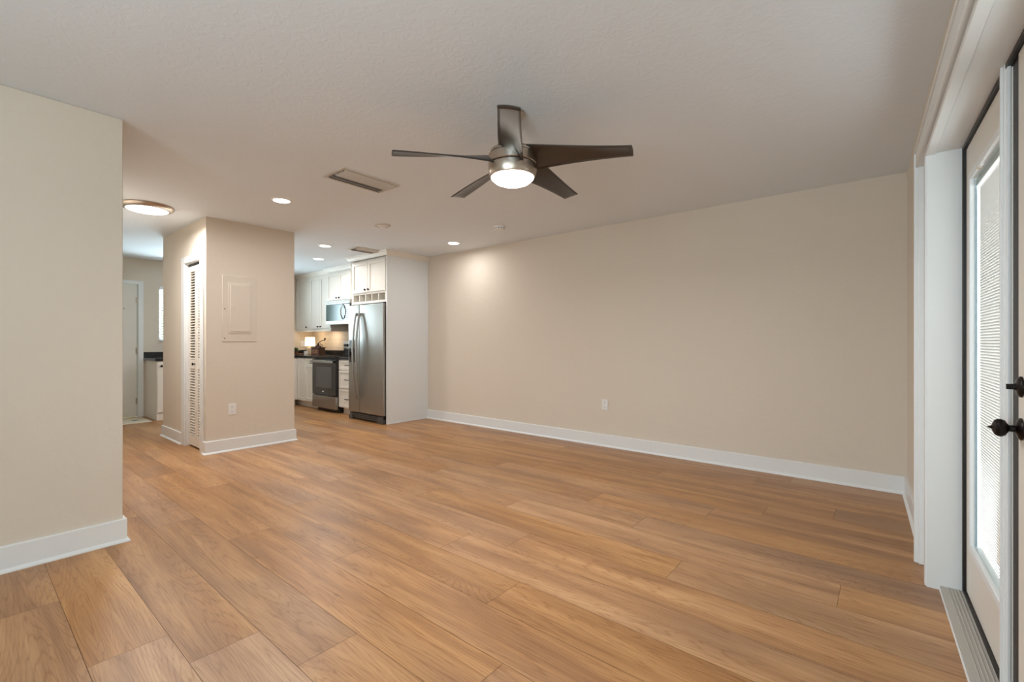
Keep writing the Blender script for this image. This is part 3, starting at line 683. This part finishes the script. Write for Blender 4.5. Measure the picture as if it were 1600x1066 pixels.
bme = blade_mesh()
for k in range(5):
    o = bpy.data.objects.new('blade', bme); COL.objects.link(o); o.parent = fan; o.rotation_euler = (0, 0, R(-52 + 72 * k))
tag(fan, 'five-bladed ceiling fan with dark blades, nickel body and lit bowl', 'ceiling fan')

# ------------------------------------------------------------------ kitchen
def shaker(parent, u0, u1, z0, z1, face, ax, knob=None, drawer=False, name='door', pull=False):
    """panel on a cabinet face. ax 'y': face at y=face looking -y, u = x. ax 'x': face at x=face looking +x, u = y"""
    t = 0.019; fr = 0.052 if not drawer else 0.034; g = 0.0015
    u0 += g; u1 -= g; z0 += g; z1 -= g
    def bx(b, a0, a1, d0, d1, za, zb, m):       # d measured outward from face
        if ax == 'y': b.box(a0, a1, face - d1, face - d0, za, zb, m)
        else: b.box(face + d0, face + d1, a0, a1, za, zb, m)
    b = MB()
    bx(b, u0, u0 + fr, 0, t, z0, z1, M['cab']); bx(b, u1 - fr, u1, 0, t, z0, z1, M['cab'])
    bx(b, u0 + fr, u1 - fr, 0, t, z0, z0 + fr, M['cab']); bx(b, u0 + fr, u1 - fr, 0, t, z1 - fr, z1, M['cab'])
    bx(b, u0 + fr, u1 - fr, 0, t - 0.009, z0 + fr, z1 - fr, M['cab'])
    d = b.build(name, parent, 0.0012)
    if knob:
        ku, kz = knob; k = MB()
        if pull:
            w = 0.045
            pts = [(ku - w, 0.0), (ku - w, 0.022), (ku - w * 0.6, 0.028), (ku + w * 0.6, 0.028), (ku + w, 0.022), (ku + w, 0.0)]
            P = [(p[0], face - t - p[1], kz) if ax == 'y' else (face + t + p[1], p[0], kz) for p in pts]
            k.tube(P, 0.006, M['bronze'], 8)
            k.build('pull_handle', d)
        else:
            c = (ku, face - t, kz) if ax == 'y' else (face + t, ku, kz); a = (0, -1, 0) if ax == 'y' else (1, 0, 0)
            k.lathe([(0, 0), (0.006, 0), (0.006, 0.012), (0.015, 0.018), (0.016, 0.025), (0.010, 0.030), (0, 0.031)], c, a, M['bronze'], 16); k.build('knob', d)
    return d
YB_ = 3.955; YU = 4.245; ZC = 0.875
def cabinet(name, x0, x1, y0, y1, z0, z1, label, toe=None, group=None, front='y'):
    r = empty(name, (0, 0, 0)); b = MB()
    b.box(x0, x1, y0, y1, z0, z1, M['cab'])
    if toe == 'y': b.box(x0 - (0.3 if x0 < -8.2 else 0), x1, y0 + 0.07, y1, 0, z0, M['cab'])
    if toe == 'x': b.box(x0, x1 - 0.07, y0, y1, 0, z0, M['cab'])
    b.build('body', r, 0.001); tag(r, label, 'cabinet', group); return r
XC = -8.285                # face of the far-wall run
# base cabinets, long wall
c = cabinet('base_cabinet', XC + 0.001, -7.955, YB_, YW - 0.001, 0.105, ZC, 'white base cabinet in the kitchen corner, with one tall door', 'y')
shaker(c, XC + 0.03, -7.957, 0.115, ZC - 0.012, YB_, 'y')
c = cabinet('base_cabinet', -7.953, -7.615, YB_, YW - 0.001, 0.105, ZC, 'white base cabinet with drawer over door, left of the range', 'y')
shaker(c, -7.95, -7.617, 0.715, ZC - 0.012, YB_, 'y', (-7.72, 0.79), True, 'drawer', True); shaker(c, -7.95, -7.617, 0.115, 0.705, YB_, 'y')
c = cabinet('base_cabinet', -6.845, -6.335, YB_, YW - 0.001, 0.105, ZC, 'white base cabinet with three drawers between range and fridge', 'y')
for za, zb_, kz in ((0.708, ZC - 0.012, 0.785), (0.412, 0.700, 0.556), (0.112, 0.404, 0.248)): shaker(c, -6.842, -6.338, za, zb_, YB_, 'y', (-6.59, kz), True, 'drawer', True)
# base cabinets, far wall
ys = [1.885, 2.35, 3.15, YB_ - 0.002]
names = ['white end base cabinet by the entry door, seen from its side', 'white sink base cabinet under the kitchen window', 'white base cabinet on the far wall next to the kitchen corner']
for k in range(3):
    c = cabinet('base_cabinet', XF + 0.001, XC, ys[k], ys[k + 1] - 0.001, 0.105 if k else 0.0, ZC, names[k], 'x')
    shaker(c, ys[k] + 0.004, ys[k + 1] - 0.004, 0.115, ZC - 0.012, XC, 'x', (ys[k] + 0.05, 0.80))
# countertops
cx1 = XC + 0.025; cy0 = YB_ - 0.03
b = MB(); b.prism([(XF, 1.862), (cx1, 1.862), (cx1, cy0), (-7.617, cy0), (-7.617, YW), (XF, YW)], 'z', ZC + 0.0005, ZC + 0.038, M['counter'])
ct = b.build('countertop', None, 0.004); tag(ct, 'dark L-shaped countertop from the entry side to the range', 'countertop')
b = MB(); b.box(XF + 0.0002, XF + 0.02, 1.862, YW - 0.02, ZC + 0.038, ZC + 0.125, M['counter']); b.box(XF + 0.0002, -7.617, YW - 0.02, YW - 0.0002, ZC + 0.038, ZC + 0.125, M['counter'])
b.build('backsplash_lip', ct, 0.002)
b = MB(); b.box(-6.843, -6.335, cy0, YW - 0.0002, ZC + 0.0005, ZC + 0.038, M['counter']); ct2 = b.build('countertop', None, 0.004)
tag(ct2, 'short dark countertop between the range and the fridge', 'countertop')
b = MB(); b.box(-6.843, -6.335, YW - 0.02, YW - 0.0002, ZC + 0.038, ZC + 0.125, M['counter']); b.build('backsplash_lip', ct2, 0.002)
b = MB(); b.box(XF + 0.008, -6.335, YW - 0.008, YW - 0.0001, ZC + 0.126, 1.90, M['tile']); b.box(XF + 0.0001, XF + 0.008, 3.28, YW - 0.0001, ZC + 0.126, 1.90, M['tile'])
struct(b.build('trim_10'), 'beige tile backsplash behind the kitchen counter', 'backsplash')
# wall cabinets
c = cabinet('wall_cabinet', XF + 0.001, -8.372, YU, YW - 0.009, 1.385, 2.37, 'tall white wall cabinet in the far kitchen corner, with one door')
shaker(c, XF + 0.012, -8.374, 1.40, 2.345, YU, 'y', (-8.47, 1.435))
c = cabinet('wall_cabinet', -8.370, -7.617, YU, YW - 0.009, 1.385, 2.37, 'tall white wall cabinet with two doors left of the microwave')
shaker(c, -8.368, -7.995, 1.40, 2.345, YU, 'y', (-8.045, 1.435)); shaker(c, -7.993, -7.619, 1.40, 2.345, YU, 'y', (-7.943, 1.435))
b = MB(); b.box(XF + 0.001, -7.617, YU - 0.012, YU + 0.01, 1.350, 1.384, M['cab']); b.box(-7.635, -7.617, YU + 0.01, YW - 0.01, 1.350, 1.384, M['cab']); b.build('light_rail', c, 0.002)
YM = 4.175
c = cabinet('wall_cabinet', -7.615, -6.848, YM, YW - 0.009, 1.862, 2.37, 'short white wall cabinet above the microwave')
shaker(c, -7.613, -7.232, 1.875, 2.345, YM, 'y', (-7.275, 1.91)); shaker(c, -7.230, -6.850, 1.875, 2.345, YM, 'y', (-7.187, 1.91))
c = cabinet('wall_cabinet', -6.846, -6.337, YU, YW - 0.009, 1.385, 2.37, 'white wall cabinet hidden between the microwave and the fridge cabinet')
shaker(c, -6.844, -6.339, 1.40, 2.345, YU, 'y', (-6.80, 1.435))
# fridge surround cabinet: hollow wine cubbies, doors, crown
YFC = 3.86; fx0, fx1 = -6.333, -5.423
r = empty('fridge_cabinet', (0, 0, 0)); b = MB()
b.box(fx0, fx1, YFC, YW - 0.001, 1.872, 2.37, M['cab'])
b.box(fx0, fx1, YFC, YW - 0.3, 1.722, 1.756, M['cab']); b.box(fx0, fx1, YFC + 0.20, YW - 0.3, 1.756, 1.872, M['cab_in'])
n = 5; g0, g1 = fx0 + 0.045, fx1 - 0.06
b.box(fx0, g0, YFC, YFC + 0.2, 1.756, 1.872, M['cab']); b.box(g1, fx1, YFC, YFC + 0.2, 1.756, 1.872, M['cab'])
for k in range(1, n):
    xx = g0 + (g1 - g0) * k / n; b.box(xx - 0.008, xx + 0.008, YFC, YFC + 0.2, 1.756, 1.872, M['cab'])
b.box(g0, g1, YFC, YFC + 0.02, 1.858, 1.872, M['cab'])
b.build('body', r, 0.001)
mid = (fx0 + fx1) / 2 + 0.0
shaker(r, fx0 + 0.028, mid - 0.012, 1.885, 2.345, YFC, 'y', (mid - 0.055, 1.925)); shaker(r, mid - 0.008, fx1 - 0.032, 1.885, 2.345, YFC, 'y', (mid + 0.030, 1.925))
tag(r, 'white cabinet above the fridge with two doors over five open cubbies', 'cabinet')
b = MB(); b.box(-5.422, -5.400, 3.835, YW - 0.001, 0.0, 2.37, M['trim'])
sp = b.build('fridge_side_panel', None, 0.002); tag(sp, 'tall flat white panel at the right side of the fridge', 'panel')
b = MB(); b.box(-5.4, -5.394, YW - 0.035, YW - 0.001, 0, 2.37, M['trim']); b.box(-5.4, -5.391, 3.835, YW - 0.035, 0, 0.012, M['trim']); b.build('edge_strip', sp, 0.001)
# crown mouldings (stepped profile up to the ceiling)
def crown(path, label):
    prof = [(0.0, 2.368), (0.018, 2.368), (0.020, 2.380), (0.040, 2.412), (0.052, 2.424), (0.056, H - 0.0005), (0.0, H - 0.0005)]
    bm = bmesh.new(); P = [Vector((p[0], p[1], 0)) for p in path]; rings = []
    for i, p in enumerate(P):
        ns = []
        if i > 0: d = (P[i] - P[i - 1]).normalized(); ns.append(Vector((-d.y, d.x, 0)))
        if i < len(P) - 1: d = (P[i + 1] - P[i]).normalized(); ns.append(Vector((-d.y, d.x, 0)))
        nv = sum(ns, Vector()).normalized(); nv = nv / max(0.3, nv.dot(ns[0]))
        rings.append([bm.verts.new(p + nv * u + Vector((0, 0, v))) for u, v in prof])
    m = len(prof)
    for A, B in zip(rings, rings[1:]):
        for k in range(m): bm.faces.new((A[k], B[k], B[(k + 1) % m], A[(k + 1) % m]))
    bm.faces.new(rings[0]); bm.faces.new(rings[-1][::-1]); bmesh.ops.recalc_face_normals(bm, faces=bm.faces)
    me = bpy.data.meshes.new('crown_molding'); bm.to_mesh(me); bm.free(); me.materials.append(M['cab'])
    o = bpy.data.objects.new('crown_molding', me); COL.objects.link(o); tag(o, label, 'crown molding'); return o
crown([(-5.400, YW - 0.001), (-5.400, 3.835), (fx0, 3.835), (fx0, YU)], 'white crown molding around the top of the fridge cabinet')
crown([(fx0 - 0.058, YU), (-6.848, YU), (-6.848, YM), (-7.616, YM), (-7.616, YU), (XF + 0.001, YU)], 'white crown molding above the tall wall cabinets and microwave cabinet')
# ------------------------------------------------------------------ fridge
fr = empty('refrigerator', (0, 0, 0)); RX0, RX1, RZ = -6.315, -5.438, 1.700; yf = 3.79
b = MB(); b.box(RX0 + 0.004, RX1 - 0.004, yf + 0.075, YW - 0.06, 0.03, RZ - 0.012, M['steel_dark']); b.build('body', fr, 0.004)
xs_ = -6.028
def fdoor(name, xa, xb):
    bm = MB(); n = 8; poly = [(xa, yf + 0.065)]
    for k in range(n + 1):
        t = k / n; poly.append((xa + (xb - xa) * t, yf + 0.010 * (2 * t - 1) ** 2 * (0.6 if xb - xa > 0.4 else 0.3)))
    poly.append((xb, yf + 0.065)); bm.prism(poly, 'z', 0.115, RZ, M['steel']); return bm.build(name, fr, 0.006, seg=3)
fz = fdoor('freezer_door', RX0, xs_ - 0.003); fd = fdoor('fridge_door', xs_ + 0.003, RX1)
def handle(parent, x):
    b = MB(); pts = []
    for k in range(21):
        t = k / 20; z = 0.33 + 1.245 * t; yy = yf - 0.022 - 0.058 * math.sin(PI * t) ** 0.8; pts.append((x, yy, z))
    b.tube(pts, [0.012 + 0.004 * math.sin(PI * k / 20) for k in range(21)], M['steel'], 12)
    for z in (0.345, 1.56): b.box(x - 0.011, x + 0.011, yf - 0.030, yf + 0.006, z - 0.02, z + 0.02, M['steel'])
    b.build('handle', parent)
handle(fz, xs_ - 0.042); handle(fd, xs_ + 0.044)
b = MB(); b.box(RX0 + 0.035, RX0 + 0.165, yf - 0.006, yf + 0.012, 1.065, 1.185, M['steel_dark']); b.box(RX0 + 0.030, RX0 + 0.170, yf - 0.004, yf + 0.012, 0.852, 1.064, M['blackglass'])
for k in range(3): b.box(RX0 + 0.05 + 0.04 * k, RX0 + 0.068 + 0.04 * k, yf - 0.008, yf - 0.005, 1.145, 1.165, M['black'])
b.box(RX0 + 0.085, RX0 + 0.115, yf - 0.014, yf - 0.003, 1.01, 1.06, M['steel_dark']); b.build('water_dispenser', fz, 0.003)
b = MB(); b.lathe([(0.012, 0), (0.012, 0.002), (0, 0.0025)], (-5.62, yf, 1.60), (0, -1, 0), M['nickel'], 20); b.build('badge', fd)
b = MB(); b.box(RX0 + 0.02, RX1 - 0.01, yf + 0.02, yf + 0.07, 0.012, 0.105, M['black'])
for k in range(3): b.box(RX0 + 0.10, RX1 - 0.14, yf + 0.012, yf + 0.022, 0.030 + 0.024 * k, 0.042 + 0.024 * k, M['steel_dark'])
b.build('base_grille', fr, 0.002)
for xa, xb in ((RX0 + 0.01, RX0 + 0.10), (RX1 - 0.14, RX1 - 0.004)):
    b = MB(); b.box(xa, xb, yf + 0.002, yf + 0.07, 0.0, 0.062, M['steel_dark']); b.box(xa + 0.01, xb - 0.01, yf + 0.01, yf + 0.06, 0.062, 0.10, M['steel_dark']); b.build('foot_cover', fr, 0.004)
b = MB(); b.box(RX1 - 0.09, RX1 - 0.01, yf + 0.03, yf + 0.10, RZ, RZ + 0.02, M['black']); b.build('hinge_cover', fr, 0.003)
tag(fr, 'tall stainless side-by-side refrigerator with curved handles and dispenser', 'refrigerator')
# ------------------------------------------------------------------ range
rg = empty('kitchen_range', (0, 0, 0)); gx0, gx1 = -7.608, -6.850; gy = 3.885
b = MB(); b.box(gx0, gx1, gy + 0.045, YW - 0.03, 0.06, 0.895, M['black']); b.box(gx0 + 0.03, gx1 - 0.02, gy + 0.09, YW - 0.05, 0.0, 0.06, M['black']); b.build('body', rg, 0.003)
b = MB(); b.box(gx0, gx1, gy - 0.005, YW - 0.10, 0.896, 0.916, M['blackglass']); b.build('cooktop', rg, 0.004)
b = MB(); b.box(gx0 + 0.002, gx1 - 0.002, gy + 0.004, gy + 0.044, 0.275, 0.870, M['blackglass']); dr = b.build('oven_door', rg, 0.004)
b = MB(); b.box(gx0 + 0.12, gx1 - 0.12, gy + 0.001, gy + 0.006, 0.40, 0.745, M['ovenwin']); b.build('oven_window', dr, 0.001)
b = MB(); b.box(gx0 + 0.01, gx1 - 0.03, gy - 0.045, gy - 0.028, 0.812, 0.852, M['steel'])
for xx in (gx0 + 0.04, gx1 - 0.06): b.box(xx - 0.012, xx + 0.012, gy - 0.03, gy + 0.005, 0.818, 0.846, M['black'])
b.build('handle', dr, 0.006)
b = MB(); b.lathe([(0.010, 0), (0.010, 0.0015), (0, 0.002)], (0, 0, 0), (0, -1, 0), M['white_plastic'], 20); bd = b.build('badge', dr, loc=((gx0 + gx1) / 2 - 0.02, gy + 0.004, 0.335)); bd.scale = (3.0, 1, 0.9)
b = MB(); b.box(gx0 + 0.002, gx1 - 0.002, gy + 0.002, gy + 0.044, 0.062, 0.262, M['steel']); b.build('storage_drawer', rg, 0.004)
b = MB(); b.box(gx0, gx1, YW - 0.10, YW - 0.035, 1.035, 1.170, M['steel']); b.box(gx0, gx1, YW - 0.098, YW - 0.035, 0.916, 1.035, M['black']); b.build('backguard', rg, 0.004)
b = MB(); b.box(gx0 + 0.22, gx1 - 0.22, YW - 0.104, YW - 0.10, 1.06, 1.14, M['blackglass']); b.build('control_display', rg, 0.001)
for xx in (gx0 + 0.06, gx0 + 0.135, gx1 - 0.135, gx1 - 0.06):
    b = MB(); b.lathe([(0.024, 0), (0.022, 0.022), (0, 0.024)], (xx, YW - 0.10, 1.10), (0, -1, 0), M['black'], 20); b.build('control_knob', rg)
tag(rg, 'freestanding electric range with black glass oven door and stainless drawer', 'range')
# ------------------------------------------------------------------ microwave
mw = empty('microwave', (0, 0, 0)); mz0, mz1 = 1.455, 1.855; my = 4.135
b = MB(); b.box(gx0, gx1, my + 0.03, YW - 0.01, mz0, mz1, M['steel']); b.build('body', mw, 0.003)
b = MB(); b.box(gx0, gx1, my - 0.002, my + 0.029, mz1 - 0.052, mz1, M['steel'])
for k in range(12): b.box(gx0 + 0.05 + k * 0.055, gx0 + 0.09 + k * 0.055, my - 0.003, my, mz1 - 0.028, mz1 - 0.020, M['black'])
b.build('vent_grille', mw, 0.002)
b = MB(); b.box(gx0, gx1 - 0.17, my, my + 0.029, mz0 + 0.065, mz1 - 0.054, M['micro_glass']); b.box(gx0, gx1, my - 0.001, my + 0.029, mz0 + 0.004, mz0 + 0.063, M['steel']); md = b.build('microwave_door', mw, 0.003)
pts = [(gx1 - 0.20, my - 0.012 - 0.035 * math.sin(PI * k / 12), mz0 + 0.09 + 0.24 * k / 12) for k in range(13)]
b = MB(); b.tube([(gx1 - 0.20, my + 0.004, mz0 + 0.09)] + pts + [(gx1 - 0.20, my + 0.004, mz0 + 0.33)], 0.010, M['steel'], 10); b.build('handle', md)
b = MB(); b.box(gx1 - 0.168, gx1, my, my + 0.029, mz0 + 0.065, mz1 - 0.054, M['blackglass'])
for i in range(3):
    for j in range(5): b.box(gx1 - 0.14 + 0.04 * i, gx1 - 0.115 + 0.04 * i, my - 0.0015, my + 0.001, mz0 + 0.09 + 0.035 * j, mz0 + 0.11 + 0.035 * j, M['steel_dark'])
b.build('control_panel', mw, 0.001)
tag(mw, 'stainless over-the-range microwave with dark glass door and curved handle', 'microwave')
# ------------------------------------------------------------------ things on the counter
ZT = ZC + 0.0385
def lamp():
    r = empty('table_lamp', (-8.50, 4.30, ZT))
    b = MB(); b.lathe([(0, 0), (0.058, 0), (0.062, 0.008), (0.064, 0.05), (0.060, 0.125), (0.050, 0.138), (0.018, 0.145), (0.012, 0.160), (0, 0.160)], (0, 0, 0), (0, 0, 1), M['ceramic'], 32); b.build('lamp_base', r)
    b = MB(); b.lathe([(0.092, 0.165), (0.082, 0.335)], (0, 0, 0), (0, 0, 1), M['shade'], 40); b.build('lamp_shade', r)
    p = bpy.data.lights.new('bulb', 'POINT'); p.energy = 1.6; p.color = (1, 0.74, 0.48); p.shadow_soft_size = 0.09
    po = bpy.data.objects.new('bulb', p); COL.objects.link(po); po.parent = r; po.location = (0.0, -0.02, 0.385)
    tag(r, 'small lit table lamp with a drum shade on the dark counter', 'lamp')
lamp()
def tray():
    r = empty('wooden_tray', (-8.64, 4.10, ZT))
    b = MB(); b.lathe([(0, 0.004), (0.12, 0.004), (0.14, 0.010), (0.15, 0.022), (0.143, 0.023), (0.115, 0.013), (0, 0.012)], (0, 0, 0), (0, 0, 1), M['wood_mid'], 40)
    b.lathe([(0, 0), (0.12, 0), (0.12, 0.006)], (0, 0, 0), (0, 0, 1), M['wood_mid'], 32)
    o = b.build('plate', r); tag(r, 'shallow brown wooden tray on the counter in front of the lamp', 'tray')
tray()
def plant():
    r = empty('potted_plant', (-8.68, 4.11, ZT + 0.0125))
    b = MB(); b.lathe([(0, 0), (0.035, 0), (0.048, 0.045), (0.046, 0.05), (0, 0.048)], (0, 0, 0), (0, 0, 1), M['wood_dark'], 24); b.build('pot', r)
    b = MB(); i = b.mi(M['leaf']); rn = random.Random(5)
    for k in range(150):
        d = Vector((rn.gauss(0, 1), rn.gauss(0, 1), abs(rn.gauss(0, 0.9)) + 0.05)).normalized(); L_ = rn.uniform(0.055, 0.085); c = Vector((0, 0, 0.058))
        s = d.cross(Vector((0, 0, 1)))
        if s.length < 0.1: s = Vector((1, 0, 0))
        s.normalize(); n_ = d.cross(s) * 0.004; wd = 0.011
        A = b.bm.verts.new(c + d * 0.02); B = b.bm.verts.new(c + d * L_ * 0.65 + s * wd + n_); C_ = b.bm.verts.new(c + d * L_); D = b.bm.verts.new(c + d * L_ * 0.65 - s * wd + n_); E_ = b.bm.verts.new(c + d * L_ * 0.6 - n_ * 1.5)
        for q in ((A, B, E_), (B, C_, E_), (C_, D, E_), (D, A, E_)): b.bm.faces.new(q).material_index = i
    b.build('foliage', r); tag(r, 'small round green plant in a dark pot on the tray', 'plant')
plant()
def mug():
    r = empty('mug', (-8.235, 4.09, ZT))
    b = MB(); b.lathe([(0, 0.0), (0.030, 0.0), (0.036, 0.01), (0.037, 0.075), (0.034, 0.075), (0.033, 0.012), (0, 0.010)], (0, 0, 0), (0, 0, 1), M['cream_mug'], 28); b.build('cup', r)
    b = MB(); b.tube([(0.034 * 1 + 0.026 * math.sin(PI * k / 10), 0, 0.06 - 0.042 * k / 10) for k in range(11)], 0.0045, M['cream_mug'], 8); b.build('handle', r)
    tag(r, 'small cream mug on the counter between lamp and coffee grinder', 'mug')
mug()
def grinder():
    r = empty('coffee_grinder', (-8.0, 4.20, ZT), R(22))
    b = MB(); b.box(-0.098, 0.098, -0.098, 0.098, 0, 0.014, M['wood_dark']); b.box(-0.083, 0.083, -0.083, 0.083, 0.014, 0.135, M['wood_dark']); b.box(-0.095, 0.095, -0.095, 0.095, 0.135, 0.148, M['wood_dark']); b.build('box', r, 0.003)
    b = MB(); b.box(-0.055, 0.055, -0.088, -0.083, 0.035, 0.105, M['wood_mid']); b.lathe([(0, 0), (0.006, 0), (0.011, 0.012), (0, 0.018)], (0, -0.088, 0.07), (0, -1, 0), M['iron'], 14); b.build('drawer', r, 0.001)
    b = MB(); b.lathe([(0.062, 0), (0.058, 0.012), (0.040, 0.030), (0.018, 0.042), (0.014, 0.070), (0, 0.072)], (0, 0, 0.148), (0, 0, 1), M['iron'], 28); b.build('hopper', r)
    b = MB(); b.tube([(0, 0, 0.215), (0.02, 0, 0.235), (0.07, 0, 0.262), (0.12, 0.0, 0.272), (0.145, 0, 0.275)], 0.007, M['iron'], 10); b.tube([(0.05, 0.05, 0.150), (0.055, 0.055, 0.185), (0.02, 0.02, 0.212)], 0.005, M['iron'], 8); b.build('crank', r)
    b = MB(); b.lathe([(0, 0), (0.010, 0.004), (0.016, 0.022), (0.013, 0.040), (0, 0.046)], (0.145, 0, 0.275), (0, 0, 1), M['iron'], 16); b.build('crank_knob', r)
    tag(r, 'antique wooden coffee grinder with iron crank on the counter', 'coffee grinder')
grinder()
# under-cabinet puck light
r = empty('puck_light', (-7.98, 4.33, 1.385))
b = MB(); b.lathe([(0.035, 0), (0.035, -0.010), (0.030, -0.012)], (0, 0, 0), (0, 0, 1), M['white_plastic'], 24); b.build('housing', r)
b = MB(); b.lathe([(0.028, -0.011), (0, -0.013)], (0, 0, 0), (0, 0, 1), M['shade'], 24); b.build('lens', r)
area('lamp', (0, 0, -0.02), (0, 0.3, -1), 0.05, 0, 0.8, (1, 0.74, 0.50), 'DISK', 150, r)
tag(r, 'small warm light under the wall cabinets above the counter', 'cabinet light')
# switch plate on the far-wall tile
r = empty('light_switch', (XF + 0.009, 4.36, 1.13))
b = MB(); b.box(0, 0.006, -0.036, 0.036, -0.058, 0.058, M['white_plastic']); b.build('cover_plate', r, 0.002)
b = MB(); b.box(0.006, 0.010, -0.016, 0.016, -0.033, 0.033, M['white_plastic']); b.build('rocker', r, 0.001)
tag(r, 'white switch plate on the tile at the far end of the counter', 'light switch')
